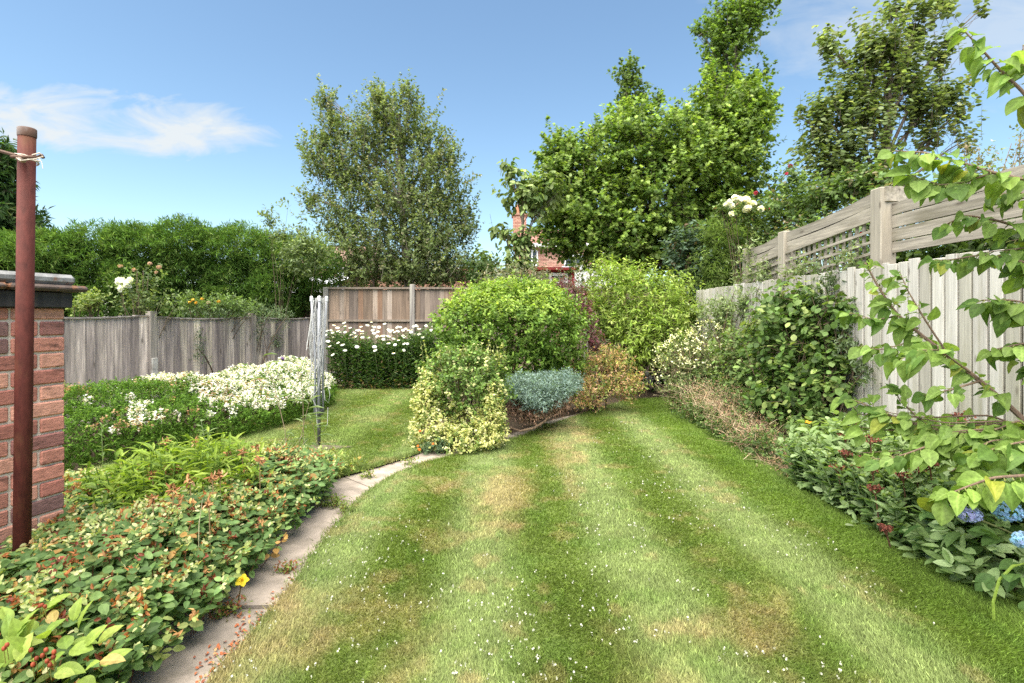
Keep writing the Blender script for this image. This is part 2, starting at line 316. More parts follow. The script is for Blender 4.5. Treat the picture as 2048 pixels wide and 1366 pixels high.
def lawnmesh(poly, name, h, org):
    poly = np.array(poly); x0, y0 = poly.min(0); x1, y1 = poly.max(0); s = .03
    nx = int((x1-x0)/s)+2; ny = int((y1-y0)/s)+2; X, Y = np.meshgrid(x0+np.arange(nx)*s, y0+np.arange(ny)*s); X = X.ravel(); Y = Y.ravel()
    i, j = np.meshgrid(np.arange(nx-1), np.arange(ny-1)); k = (j*nx+i).ravel(); ok = inpoly(X[k]+s/2, Y[k]+s/2, poly); k = k[ok]
    q = np.stack([k, k+1, k+nx+1, k+nx], 1); used = np.unique(q); mp = np.zeros(nx*ny, int); mp[used] = np.arange(len(used))
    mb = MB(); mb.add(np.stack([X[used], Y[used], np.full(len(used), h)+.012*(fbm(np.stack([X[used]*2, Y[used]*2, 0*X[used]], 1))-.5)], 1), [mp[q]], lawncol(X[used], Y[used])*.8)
    n = len(poly); a = np.concatenate([np.c_[poly, np.full(n, h-.006)], np.c_[poly, np.full(n, .001)]]); jj = (np.arange(n)+1) % n
    mb.add(a, [np.stack([np.arange(n), np.arange(n)+n, jj+n, jj], 1)], (.07, .06, .03)); return tag(mb.build(name, TURF), kind='structure')
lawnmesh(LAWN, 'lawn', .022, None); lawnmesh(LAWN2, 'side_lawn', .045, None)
mb = MB()
def blades(poly, n, y0, y1, h, mul=1.0):
    poly = np.array(poly); y = 1/(1/y1+(1/y0-1/y1)*rng.random(n)); x = rng.uniform(poly[:, 0].min(), poly[:, 0].max(), n); ok = inpoly(x, y, poly) & (np.abs(x) < y*1.06+.3); x = x[ok]; y = y[ok]; m = len(x)
    hh = rng.uniform(.010, .024, m)*(1+.15*(y > 5)); ww = .0026*np.maximum(1, (y/2.2)**.75)*rng.uniform(.7, 1.3, m); a = rng.random(m)*2*math.pi; ln = rng.normal(size=(m, 2))*.55
    st = np.cos(2*math.pi*(x-1.62)/.9); b = np.stack([x, y, np.full(m, h)], 1); sd = np.stack([np.cos(a), np.sin(a), 0*a], 1)*ww[:, None]
    tip = b+np.stack([ln[:, 0]*hh, (ln[:, 1]+.75*st)*hh, hh], 1); c = lawncol(x, y)*np.exp(rng.normal(size=(m, 1))*.27)*mul; c = c*np.where(rng.random((m, 1)) < .05, 1.5, 1)
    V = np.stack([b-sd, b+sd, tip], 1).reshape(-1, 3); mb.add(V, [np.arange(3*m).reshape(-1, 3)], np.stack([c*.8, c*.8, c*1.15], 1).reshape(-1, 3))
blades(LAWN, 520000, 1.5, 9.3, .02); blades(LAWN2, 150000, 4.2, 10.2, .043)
def edgeblades(pl, n, h):
    pl = np.array(pl); i = rng.integers(0, len(pl)-1, n); t = rng.random((n, 1)); p = pl[i]*(1-t)+pl[i+1]*t+rng.normal(size=(n, 2))*.02; m = n
    hh = rng.uniform(.015, .042, m); a = rng.random(m)*6.28; b = np.c_[p, np.full(m, h)]; sd = np.stack([np.cos(a), np.sin(a), 0*a], 1)*.003*np.maximum(1, p[:, 1:2]/3)
    tip = b+np.c_[rng.normal(size=(m, 2))*.6*hh[:, None], hh]; c = lawncol(p[:, 0], p[:, 1])*np.exp(rng.normal(size=(m, 1))*.25)
    mb.add(np.stack([b-sd, b+sd, tip], 1).reshape(-1, 3), [np.arange(3*m).reshape(-1, 3)], np.repeat(c, 3, 0))
edgeblades(right, 5000, .01); edgeblades(left, 5000, .012); edgeblades(LAWN2[:4], 2500, .035)
tag(mb.build('grass', GRASS), 'mown striped grass with dry tan patches', 'grass', kind='stuff')
mb = MB()
def clover(n, poly, y0, y1):
    poly = np.array(poly); y = 1/(1/y1+(1/y0-1/y1)*rng.random(n)); x = rng.uniform(-1.6, 2.0, n); p3 = np.stack([x, y, 0*x], 1)
    ok = inpoly(x, y, poly) & (fbm(p3*A(1.6, 1.2, 1), 40, 3)+.45*(fbm(p3*4.5, 44, 3)-.5)+rng.normal(size=n)*.05 > .585); x = x[ok]; y = y[ok]; m = len(x)
    for k in range(3):
        d = rnd(m); d[:, 2] = abs(d[:, 2]); r = rng.uniform(.0026, .0048, m)
        mb.leaves(np.stack([x, y, rng.uniform(.035, .05, m)], 1), d, rnd(m), r*2, r*2, np.clip(A(.60,.59,.52)*rng.uniform(.75, 1.1, (m, 1)), 0, .85), ROUND)
clover(2000, LAWN, 1.6, 8.0); clover(500, LAWN2, 4.5, 9.5)
tag(mb.build('clover_flowers', PETAL), 'tiny white clover flowers dotted through the lawn', 'clover', kind='stuff')
# path slabs
mb = MB(); Rp = left[::-1]                                           # right edge, near to far
pl = [A(-1.60, .9), A(-1.62, 2.0), A(-1.62, 3.0), A(-1.60, 3.8), G(662,966)[:2]+A(-.03, 0), G(720,950)[:2], G(780,931)[:2], G(836,912)[:2], G(905,888)[:2], G(988,882)[:2], G(1085,848)[:2], G(1184,822)[:2], G(1255,801)[:2]]
pr = [A(-1.15, .9), G(425,1366)[:2]+A(.04, 0), A(-1.17, 3.0), A(-1.20, 3.8), G(725,1000)[:2]+A(.05, 0), G(762,972)[:2]+A(.05, 0), G(820,944)[:2]+A(.04, -.04), G(870,926)[:2]+A(.04, -.05), G(930,914)[:2]+A(.03, -.05), G(1000,893)[:2]+A(0, -.06), G(1110,852)[:2]+A(0, -.06), G(1190,824)[:2]+A(0, -.05), G(1268,802)[:2]]
pl = np.array(pl); pr = np.array(pr); tt = np.linspace(0, len(pl)-1, 25)
def lerp(a, t): i = np.minimum(t.astype(int), len(a)-2); f = (t-i)[:, None]; return a[i]*(1-f)+a[i+1]*f
L_ = lerp(pl, tt); R_ = lerp(pr, tt)
for k in range(0, 24):
    g_ = .05 if k % 3 == 0 else .004; a0 = L_[k]+(L_[k+1]-L_[k])*g_; a1 = L_[k+1]; b0 = R_[k]+(R_[k+1]-R_[k])*g_; b1 = R_[k+1]; zz = .016+rng.uniform(-.003, .004)
    V = [[*a0, zz], [*b0, zz], [*b1, zz], [*a1, zz]]; V += [[v_[0], v_[1], -.02] for v_ in V]
    mb.add(V, [np.array([[0,1,2,3],[0,4,5,1],[1,5,6,2],[2,6,7,3],[3,7,4,0]])], A(.37,.31,.262)*rng.uniform(.85, 1.0)*rng.uniform(.92, 1.08))
tag(mb.build('path', CONC), kind='structure')
# dark gritty patch at the foot of the airer
mb = MB(); a = np.linspace(0, 2*math.pi, 24, endpoint=False); c0 = G(650, 905); rr = 1+.3*np.sin(a*3+1)+.15*np.sin(a*7)
mb.add(np.concatenate([[[c0[0], c0[1], .066]], np.stack([c0[0]+.20*rr*np.cos(a), c0[1]+.13*rr*np.sin(a), np.full(24, .0555)], 1)]), [np.array([[0, i+1, (i+1) % 24+1] for i in range(24)])], (.13,.105,.075))
tag(mb.build('bare_soil', SOIL), kind='structure')

# ---------------------------------------------------------------- fences
def boards(mb, org, d, length, z0, z1, w, th, pal, ov=.012, jit=.01, sag=0, nrmside=1):
    d = A(*d); nn = A(-d[1], d[0])*nrmside; s = 0; ang = math.atan2(d[1], d[0]); k = 0
    while s < length-.01:
        ww = min(w*rng.uniform(.94, 1.06), length-s); o = A(org[0], org[1])+d*s; zt = z1+rng.normal()*jit-sag*math.sin(math.pi*min(1, s/length)); col = pick(pal, 1)[0]*np.exp(rng.normal()*.16)
        t0 = th*1.5*nrmside; t1 = th*.55*nrmside                     # feather edge: thick edge over the thin edge of the next board
        V = np.array([[0,0],[ww+ov,0],[ww+ov,t1],[0,t0]]); V = np.array([[*(o+d*a_+A(-d[1], d[0])*b_), z] for z in (z0, zt) for a_, b_ in V])
        q = [[3,2,1,0],[4,5,6,7],[0,1,5,4],[1,2,6,5],[2,3,7,6],[3,0,4,7]]
        if nrmside < 0: q = [x[::-1] for x in q]
        mb.add(V, [np.array(q)], col); s += ww
# low grey fence on the left, from the back corner towards the camera
c0 = A(-4.12, 11.0); dL = nrm(A(-.308, -.952)); fl = thing('low_fence', (*c0, 0), 'low grey weathered board fence with a sagging top, left side of the garden', 'fence')
palL = [((.46,.385,.345), 3), ((.55,.465,.41), 3), ((.33,.275,.255), 2.4), ((.60,.51,.42), 1)]; angL = math.atan2(dL[1], dL[0])
zt = [1.44, 1.45, 1.47, 1.47, 1.47]
for k in range(4):
    s0 = k*1.86; o = c0+dL*(s0+.06); mb = MB(); boards(mb, o, dL, 1.76, .04, zt[k]-.02, .115, .011, palL, sag=.035, jit=.006, nrmside=1); mb.build('panel', WOODG, fl)
    mb = MB(); n = 9
    for q in range(n):
        a_ = o+dL*(1.76*q/n); sg = .035*math.sin(math.pi*(q+.5)/n); mb.box((0, -.012, zt[k]-.02-sg), (1.76/n, .038, zt[k]-sg), (.36,.32,.29), angL, (*a_, 0))
    mb.build('capping', WOODG, fl)
    mb = MB(); mb.box((-.06, -.05, 0), (.045, .055, zt[k]+.05), (.34,.30,.265), angL, (*(c0+dL*s0), 0), .006); po = mb.build('post', WOODG, fl)
    if k == 2:
        mb = MB(); mb.box((-.05, .058, 0), (.04, .085, .84), (.46,.44,.41), angL, (*(c0+dL*s0), 0), .008); mb.build('concrete_spur', CONC, fl)
# tall brown fence at the back
fb = thing('tall_panel_fence', (-4.0, 11.05, 0), 'tall brown panel fence with dark capping along the back of the garden', 'fence')
palB = [((.25,.18,.135), 3), ((.30,.235,.19), 3), ((.30,.185,.125), 1.4), ((.20,.155,.13), 2), ((.31,.25,.21), .8)]
for k in range(5):
    x0 = -4.0+k*1.86; ztop = 2.07
    mb = MB(); boards(mb, (x0+.06, 11.05), (1, 0), 1.74, .25, ztop-.04, .105, .010, palB, nrmside=-1); mb.build('panel', WOODB, fb)
    mb = MB()
    for zz in (1.33, .75): mb.box((x0+.05, 10.99, zz), (x0+1.81, 11.03, zz+.045), (.25,.20,.16))
    mb.build('rail', WOODB, fb); mb = MB(); mb.box((x0+.05, 10.985, ztop-.04), (x0+1.81, 11.09, ztop), (.20,.16,.13)); mb.build('capping', WOODB, fb)
    mb = MB(); mb.box((x0-.055, 10.975, 0), (x0+.05, 11.1, ztop+(.06 if k != 0 else -.0)), (.34,.315,.28), 0, (0, 0, 0), .008); mb.build('post', WOODG, fb)
    mb = MB(); mb.box((x0+.05, 11.0, 0), (x0+1.81, 11.045, .25), (.35,.34,.32)); mb.build('gravel_board', CONC, fb)
# pale closeboard fence on the right
def gapboards(mb, x0, y1, length, z0, z1):
    s = 0
    while s < length-.02:
        w_ = min(rng.uniform(.098, .108), length-s-.004); t = rng.uniform(.018, .024); dz = rng.normal()*.006
        mb.box((x0-t, y1-s-w_, z0), (x0, y1-s, z1+dz), pick(palR, 1)[0]*np.exp(rng.normal()*.07), rng.uniform(-.0004, .0004), (0, 0, 0), .003); s += w_+rng.uniform(.016, .022)
    mb.box((x0+.001, y1-length, z0), (x0+.016, y1, z1-.03), (.085, .075, .06))  # added backing sheet; gap shade and grime are put into its dark colour
fr = thing('closeboard_fence', (3.4, 9.2, 0), 'pale silvery closeboard fence along the right of the garden', 'fence')
palR = [((.50,.47,.435), 4), ((.57,.54,.50), 3), ((.42,.395,.34), 2), ((.37,.345,.30), 1.3)]; y = 9.4; k = 0
while y > 1.0:
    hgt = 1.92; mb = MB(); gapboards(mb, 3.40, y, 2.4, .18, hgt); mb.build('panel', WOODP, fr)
    mb = MB(); mb.box((3.405, y-2.4, .02), (3.45, y, .19), (.40,.38,.33)); mb.build('gravel_board', WOODP, fr)
    mb = MB()
    for zz in (.45, 1.1, 1.7): mb.box((3.418, y-2.39, zz), (3.47, y-.01, zz+.07), (.40,.37,.33))
    mb.build('rail', WOODP, fr); y -= 2.4
# timber screen with lattice above it, next door
tr = thing('timber_screen', (3.56, 5.0, 0), 'weathered timber screen with lattice and slats rising behind the pale fence', 'trellis')
post = [(3.58, 4.94, 2.68), (3.58, 6.68, 2.55), (3.58, 7.72, 2.47)]; pc = A(.36,.32,.265)
for x_, y_, z_ in post:
    mb = MB(); mb.box((x_-.075, y_-.075, 0), (x_+.075, y_+.075, z_), pc, 0, (0, 0, 0), .008); mb.build('post', WOODP, tr)
def slat(mb, a, b, h, th, col, sag=0):                                # a board standing on edge from a to b
    n = 8; t = np.linspace(0, 1, n+1)[:, None]; p = a+(b-a)*t; p[:, 2] -= sag*np.sin(math.pi*t[:, 0]); d = nrm((b-a)*A(1, 1, 0)); o = A(-d[1], d[0], 0)*th/2
    V = np.concatenate([p-o, p+o, p+o+A(0, 0, h), p-o+A(0, 0, h)]); q = []; m = n+1
    for i in range(n):
        for a_, b_ in ((0, 1), (1, 2), (2, 3), (3, 0)): q.append([a_*m+i, a_*m+i+1, b_*m+i+1, b_*m+i])
    q += [[0, m, 2*m, 3*m], [4*m-1, 3*m-1, 2*m-1, m-1]]; mb.add(V, [np.array(q)], col)
for i in range(2):
    a_ = A(*post[i]); b_ = A(*post[i+1]); a_ += A(-.02, .078, 0); b_ += A(-.02, -.078, 0)
    for kk, dz in enumerate((-.145, -.275)):
        mb = MB(); slat(mb, a_+A(0, 0, dz), b_+A(0, 0, dz+.01*kk), .125, .03, pc*rng.uniform(.85, 1.1), .025 if kk == 0 else .012); mb.build('slat', WOODH, tr)
    mb = MB(); zb = 1.8; n = 15
    for t in np.linspace(.03, .97, n):
        p = a_+(b_-a_)*t; mb.box((p[0]-.012, p[1]-.016, zb), (p[0]+.006, p[1]+.016, p[2]-.28), pc*rng.uniform(.75, .95))
    for dz in (-.30, -.41, -.52, -.63): slat(mb, a_+A(-.03, 0, dz), b_+A(-.03, 0, dz), .028, .016, pc*rng.uniform(.85, 1.05))
    mb.build('lattice', WOODH, tr)
a_ = A(3.62, 4.86, 0); b_ = A(3.62, 1.0, 0)
for zz, h_ in ((2.05, .10), (2.16, .115), (2.285, .115), (2.41, .11)):
    mb = MB(); slat(mb, a_+A(0, 0, zz), b_+A(0, 0, zz), h_, .025, pc*rng.uniform(.8, 1.05)); mb.build('slat', WOODH, tr)
mb = MB(); slat(mb, A(3.54, 4.86, 2.54), A(5.6, 5.15, 2.54), .14, .045, pc*1.02); mb.build('beam', WOODH, tr)
mb = MB(); mb.box((5.52, 5.08, 0), (5.64, 5.22, 2.54), pc); mb.build('post', WOODP, tr)
# stained fence beyond the hedge
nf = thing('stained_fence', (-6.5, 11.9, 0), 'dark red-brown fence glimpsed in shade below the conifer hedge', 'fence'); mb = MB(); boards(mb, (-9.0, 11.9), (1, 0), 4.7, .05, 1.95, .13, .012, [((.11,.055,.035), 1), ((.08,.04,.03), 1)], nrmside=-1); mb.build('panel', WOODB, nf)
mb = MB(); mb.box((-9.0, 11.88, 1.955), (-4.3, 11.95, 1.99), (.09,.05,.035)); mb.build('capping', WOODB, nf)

# ---------------------------------------------------------------- brick wall, washing post, rotary airer
wr = A(-2.314, 2.65); wd = nrm(A(-.082, -.254)); ang = math.atan2(wd[1], wd[0]); bw = thing('brick_wall', (*wr, 0), 'red brick wall end with dark stained coping at the left edge', 'wall')
mb = MB(); mb.box((.006, -.20, 0), (3.0, -.010, 1.488), (.72,.60,.50), ang, (*wr, 0)); mb.build('mortar', MORT, bw)
mb = MB(); ch = .081; palK = [((.50,.215,.16), 3), ((.44,.175,.135), 3), ((.56,.275,.20), 2), ((.34,.15,.13), 1.8), ((.23,.125,.115), .9)]
for r in range(20):
    z0 = -.03+r*ch; s = 0.0; first = .105 if r % 2 else .222
    while s < 2.9:
        L = first if s == 0 else (.105 if (r % 5 == 2 and s < .3) else .222); cc = pick(palK, 1)[0]*np.exp(rng.normal()*.12); e = rng.uniform(-.003, .003, 3)
        if z0+ch < 1.56: mb.box((s, -.212, z0+.005), (s+L, e[0]*.8, min(z0+ch-.006, 1.489)), cc, ang+e[1]*.3, (*wr, 0), .006)
        s += L+.011
mb.build('brickwork', BRICK, bw)
mb = MB(); mb.box((-.015, -.24, 1.492), (3.0, .035, 1.57), (.045,.042,.042), ang, (*wr, 0), .004); mb.build('fascia_board', WOODB, bw)
for i in range(9):
    mb = MB(); s = -.07+i*.34; mb.box((s, -.30, 1.574), (s+.335, .075, 1.606), (.10,.075,.065), ang, (*wr, 0), .012); mb.build('coping_tile', STONE, bw)
mb = MB(); mb.box((-.03, -.24, 1.607), (3.0, .045, 1.662), (.24,.24,.24), ang, (*wr, 0), .018); mb.build('coping_ridge', STONE, bw)
pw = P(47, 1000, 2.25); pp = thing('washing_post', (pw[0], pw[1], 0), 'red-brown steel washing line post in front of the brick wall', 'post')
top = P(54, 258, 2.25); base = A(pw[0]-.012, pw[1], 0); mb = MB(); mb.tube([base, (base+top)/2, top-A(0, 0, .03)], .031, 20, (.085,.020,.015)); mb.build('pole', STEEL, pp, smooth=True)
mb = MB(); mb.lathe([(.0325, -.035), (.0335, -.03), (.0335, 0), (.031, .003), (.029, .0035), (.028, -.03)], top, 20, (.17,.14,.13)); mb.build('collar', STEEL, pp, smooth=True)
hk = P(55, 316, 2.21); mb = MB(); mb.tube([hk+A(-.05, -.02, .0), hk+A(.0, -.02, -.002), hk+A(.045, -.0, .004), hk+A(.062, .0, .012), hk+A(.068, 0, .0)], .007, 6, (.12,.07,.05)); mb.lathe([(0, .016), (.012, .012), (.016, 0), (.012, -.012), (0, -.016)], hk+A(-.012, -.012, -.008), 10, (.35,.27,.22)); mb.build('hook', STEEL, pp, smooth=True)
mb = MB()
for k in range(3):
    a = np.linspace(0, 2*math.pi, 26); mb.tube(np.stack([top[0]-.002+.040*np.cos(a)*(1+.05*k), pw[1]+.040*np.sin(a), hk[2]+.004*k-.014*np.sin(a+k)+.004], 1), .0028, 5, (.62,.54,.45))
mb.tube([hk+A(.03, -.01, .01), hk+A(.065, -.012, .018), hk+A(.072, -.005, .004), hk+A(.045, -.01, -.006), hk+A(.0, -.03, -.02), hk+A(-.05, -.015, .008)], .0028, 5, (.62,.54,.45)); mb.tube([hk+A(.055, -.01, 0), hk+A(.07, -.01, -.02), hk+A(.078, -.012, -.05)], .0015, 4, (.6,.5,.4)); mb.build('twine', CORD, pp)
mb = MB(); a_ = hk+A(-.04, -.01, .008); mb.tube([a_, a_+A(-.08, -.02, .022), a_+A(-.5, -.1, .16), a_+A(-1.6, -.3, .6)], [.008, .007, .0065, .006], 6, (.13,.08,.06)); mb.build('line', STEEL, pp)
db = G(638, 893, .045); dr = thing('rotary_airer', db, 'folded grey rotary clothes airer with tangled white lines on the side lawn', 'clothes airer')
Dd = db[1]; kx = Dd/F; zt_ = lambda py: H-(py-HY)*kx
mb = MB(); mb.tube([db, db+A(0, 0, 1.05)], .018, 12, (.12,.12,.13)); mb.build('pole', PLAST, dr, smooth=True)
mb = MB(); mb.tube([A(db[0], Dd, zt_(790)), A(db[0], Dd, zt_(606))], .021, 12, (.30,.31,.33)); mb.build('mast', PLAST, dr, smooth=True)
for k in range(4):
    a = k*math.pi/2+.4; d = A(math.cos(a), math.sin(a), 0); mb = MB(); mb.tube([A(db[0], Dd, zt_(826))+d*.042, A(db[0], Dd, zt_(720))+d*.036, A(db[0], Dd, zt_(598))+d*.075], .013, 8, (.27,.28,.31)); ar = mb.build('arm', PLAST, dr, smooth=True)
    mb = MB(); e = A(db[0], Dd, zt_(596))+d*.076; mb.lathe([(0, -.04), (.016, -.035), (.017, .01), (.010, .02), (0, .022)], e, 8, (.75,.75,.75)); mb.build('end_cap', PLAST, ar)
mb = MB(); mb.lathe([(.02, -.05), (.036, -.045), (.036, 0), (.03, .012), (0, .016)], A(db[0], Dd, zt_(606)), 12, (.03,.03,.035)); mb.build('hub', PLAST, dr)
mb = MB(); mb.lathe([(.02, -.03), (.045, -.025), (.045, .02), (.02, .03)], A(db[0], Dd, zt_(824)), 12, (.05,.05,.055)); mb.build('sleeve', PLAST, dr)
mb = MB(); r2 = np.random.default_rng(4)
for k in range(20):
    a0, a1 = r2.uniform(0, 6.28, 2); lo = zt_(r2.choice([690, 715, 740, 765], p=[.15, .35, .35, .15])+r2.uniform(-25, 25)); t = np.linspace(0, 1, 20); zt0 = zt_(596+r2.uniform(-3, 40)*(k > 12)); q = (abs(2*t-1))**(2.6)
    ang_ = a0+(a1-a0)*t; rad = .055+.055*np.sin(math.pi*t)**.5*r2.uniform(.2, 1.1)+.015*np.sin(t*9+k); mb.tube(np.stack([db[0]+rad*np.cos(ang_), Dd+rad*np.sin(ang_), lo+(zt0-lo)*q], 1), .0028, 4, A(.44,.44,.43)*r2.uniform(.85, 1.1), False)
for (x0, y0), (x1, y1), (x2, y2) in (((628,600),(620,650),(613,700)),):
    mb.tube(bez(P(x0, y0, Dd-.09), 2*P(x1, y1, Dd-.1)-.5*(P(x0, y0, Dd-.09)+P(x2, y2, Dd-.09)), P(x2, y2, Dd-.09), 14), .004, 4, (.62,.62,.6), False)
for pts in (((632,815),(634,845),(640,862),(648,863),(655,848),(656,815)), ((650,740),(660,790),(657,805),(650,800),(648,780)), ((630,760),(626,800),(632,812))): mb.tube(np.array([P(a_, b_, Dd-.07) for a_, b_ in pts]), .003, 4, (.5,.5,.49), False)
mb.build('lines', CORD, dr, smooth=True)

# ---------------------------------------------------------------- houses beyond
def brickface(mb, x0, x1, y, z0, z1, pal, ch=.09, bl=.3):
    r = 0; z = z0
    while z < z1-.01:
        x = x0-(.15 if r % 2 else 0)
        while x < x1:
            a_ = max(x, x0); b_ = min(x+bl-.015, x1)
            if b_ > a_+.02: mb.box((a_, y, z), (b_, y+.03, min(z+ch-.014, z1)), pick(pal, 1)[0]*np.exp(rng.normal()*.1))
            x += bl
        z += ch; r += 1
palH = [((.46,.25,.19), 2), ((.41,.21,.16), 1), ((.50,.30,.23), 1)]
def tileroof(mb, x0, x1, ya, za, yb, zb, col, rows):                  # rows of lapped tiles from eave a to ridge b
    for r in range(rows):
        t0, t1 = r/rows, (r+1)/rows; y0 = ya+(yb-ya)*t0; y1 = ya+(yb-ya)*t1; z0 = za+(zb-za)*t0; z1 = za+(zb-za)*t1; n = int((x1-x0)/.5)
        for i in range(n):
            a_ = x0+(x1-x0)*i/n; b_ = x0+(x1-x0)*(i+1)/n; V = [[a_, y0, z0+.05], [b_, y0, z0+.05], [b_, y1, z1+.01], [a_, y1, z1+.01], [a_, y0, z0-.04], [b_, y0, z0-.04]]
            mb.add(V, [np.array([[0,1,2,3],[4,5,1,0]])], A(*col)*np.exp(rng.normal()*.13))
def window(par, x0, x1, z0, z1, y, bars=1):
    mb = MB(); f = .09; mb.box((x0, y-.05, z0), (x1, y+.02, z0+f), (.8,.8,.8)); mb.box((x0, y-.05, z1-f), (x1, y+.02, z1), (.8,.8,.8))
    for k in range(bars+2):
        xx = x0+(x1-x0-f)*k/(bars+1); mb.box((xx, y-.047, z0+f), (xx+f, y+.018, z1-f), (.8,.8,.8))
    w_ = mb.build('window', PAINT, par); mb = MB(); mb.box((x0+.02, y-.012, z0+.02), (x1-.02, y+.01, z1-.02), (.1,.1,.1)); mb.build('pane', GLASS, w_); return w_
D = 30; k = D/F; X = lambda px: (px-CX)*k; Z = lambda py: H-(py-HY)*k
h1 = thing('brick_house', (X(1160), D, 0), 'red brick house with tiled roof and chimney behind the leafy tree', 'house')
mb = MB(); mb.box((X(1036), D+.04, 0), (X(1290), D+8, Z(492)), (.46,.40,.36)); brickface(mb, X(1036), X(1290), D, 0, Z(494), palH); mb.build('wall', HBRICK, h1)
mb = MB(); tileroof(mb, X(1030), X(1296), D-.4, Z(490), D+4, Z(437), (.38,.20,.165), 14); tileroof(mb, X(1030), X(1296), D+8.4, Z(490), D+4, Z(437), (.40,.155,.12), 6); rf = mb.build('roof', TILE, h1)
mb = MB(); brickface(mb, X(1026), X(1054), D+1.2, Z(492), Z(422), palH); mb.box((X(1026), D+1.24, Z(492)), (X(1054), D+2.2, Z(422)), (.42,.2,.14)); mb.box((X(1023), D+1.1, Z(422)), (X(1057), D+2.3, Z(418)), (.35,.2,.15)); mb.lathe([(.16, 0), (.14, .5), (.17, .52), (.17, .6)], (X(1036), D+1.7, Z(418)), 10, (.5,.22,.13)); mb.build('chimney', HBRICK, rf)
mb = MB(); mb.box((X(1031), D-.43, Z(496)), (X(1295), D-.38, Z(488)), (.78,.78,.78)); mb.build('fascia_board', PAINT, h1)
window(h1, X(1052), X(1076), Z(532), Z(500), D-.01); window(h1, X(1128), X(1165), Z(545), Z(508), D-.01); window(h1, X(1205), X(1240), Z(540), Z(505), D-.01)
mb = MB(); mb.box((X(1120), D-2.6, 0), (X(1215), D-.02, Z(548)), (.76,.76,.77)); mb.box((X(1116), D-2.7, Z(548)), (X(1220), D-.02, Z(541)), (.55,.57,.6)); mb.build('porch', PAINT, h1)
D = 26; k = D/F
h2 = thing('tiled_bungalow', (X(680), D, 0), 'brick bungalow with brown roof beyond the grey-green tree', 'house')
mb = MB(); mb.box((X(585), D+.04, 0), (X(945), D+7, Z(536)), (.46,.40,.36)); brickface(mb, X(585), X(945), D, 0, Z(538), [((.42,.24,.16), 2), ((.36,.19,.13), 1)], .11, .36); mb.build('wall', HBRICK, h2)
mb = MB(); tileroof(mb, X(595), X(715), D-.5, Z(532), D+4.5, Z(468), (.30,.20,.155), 14); mb.add([[X(715), D-.5, Z(532)], [X(715), D+4.5, Z(468)], [X(715), D+4.5, Z(532)]], [np.array([[0,1,2]])], (.4,.3,.25)); mb.build('roof', TILE, h2)
mb = MB(); tileroof(mb, X(718), X(950), D-.4, Z(546), D+3.5, Z(536), (.26,.19,.16), 6); mb.build('porch_roof', TILE, h2)
mb = MB(); mb.box((X(590), D-3.5, 0), (X(706), D-.04, Z(576)), (.78,.79,.80)); mb.add([[X(586), D-3.7, Z(578)], [X(710), D-3.7, Z(578)], [X(710), D-.02, Z(553)], [X(586), D-.02, Z(553)]], [np.array([[0,1,2,3]])], (.80,.82,.85)); mb.build('conservatory', PAINT, h2)
window(h2, X(676), X(700), Z(552), Z(525), D-.02)
D = 17; k = D/F
sh = thing('garden_shed', (X(1120), D, 0), 'small shed with a red framed window seen over the shrubs', 'shed')
mb = MB(); mb.box((X(1070), D+.06, 0), (X(1150), D+2.4, Z(540)), (.22,.16,.12)); mb.build('wall', WOODB, sh); mb = MB(); mb.box((X(1066), D-.1, Z(540)), (X(1154), D+2.5, Z(535)), (.36,.06,.06)); mb.build('roof', TILE, sh)
mb = MB(); mb.box((X(1143), D, 0), (X(1149), D+.08, Z(540)), (.42,.05,.05)); mb.box((X(1072), D, Z(544)), (X(1142), D+.08, Z(540)), (.42,.05,.05)); mb.build('red_frame', PAINT, sh)
window(sh, X(1098), X(1136), Z(566), Z(546), D+.05, 0)

# ---------------------------------------------------------------- trees beyond the fences
def tree(name, label, cat, base, top, blobs, n, per, L, W, pal, r0, bark=(.16,.13,.10), T=DIA, mat=LEAF, group=None, sub=5, r1=.02, **kw):
    t = thing(name, (base[0], base[1], base[2]), label, cat, group)
    mb = MB(); limbs(mb, blobs, base, top, r0, bark, sub, r1); 
    cr = MB(); bp = {k: kw.pop(k) for k in ('rmin', 'lump', 'lf', 'top') if k in kw}; S, O = blobpts(blobs, n, **bp)
    sprays(cr, S, O, per, L, W, pal, T=T, twig=(mb, 6, r1*.25, bark), **kw); mb.build('trunk', BARK, t); cr.build('crown', mat, t); return t
D = 12.6
tree('holly_tree', 'loose grey-green tree with many pale stems behind the back fence', 'tree', (-2.45, D, 0), P(800, 230, D),
     [B(*b, D) for b in ((775,500,150,70),(690,440,75,70),(870,470,75,85),(800,390,110,80),(700,330,75,70),(880,380,55,70),(640,310,40,45),(662,258,30,44),(745,270,60,70),(810,250,55,65),(860,300,45,50),(765,215,30,40),(835,545,90,35),(720,540,60,40),(655,200,14,30),(758,190,14,20),(818,195,18,30),(620,395,22,25),(900,310,20,35),(930,440,22,50),(915,540,35,40))],
     4700, 16, .080, .046, [((.15,.195,.075), 3), ((.20,.24,.105), 2), ((.10,.145,.05), 2), ((.25,.24,.15), .5)], .17, (.24,.21,.17), rmin=.35, lump=.62, lf=2.8, tl=.42, out=.5, up=.75, rn=.45, r1=.016, sub=6)
D = 14.2
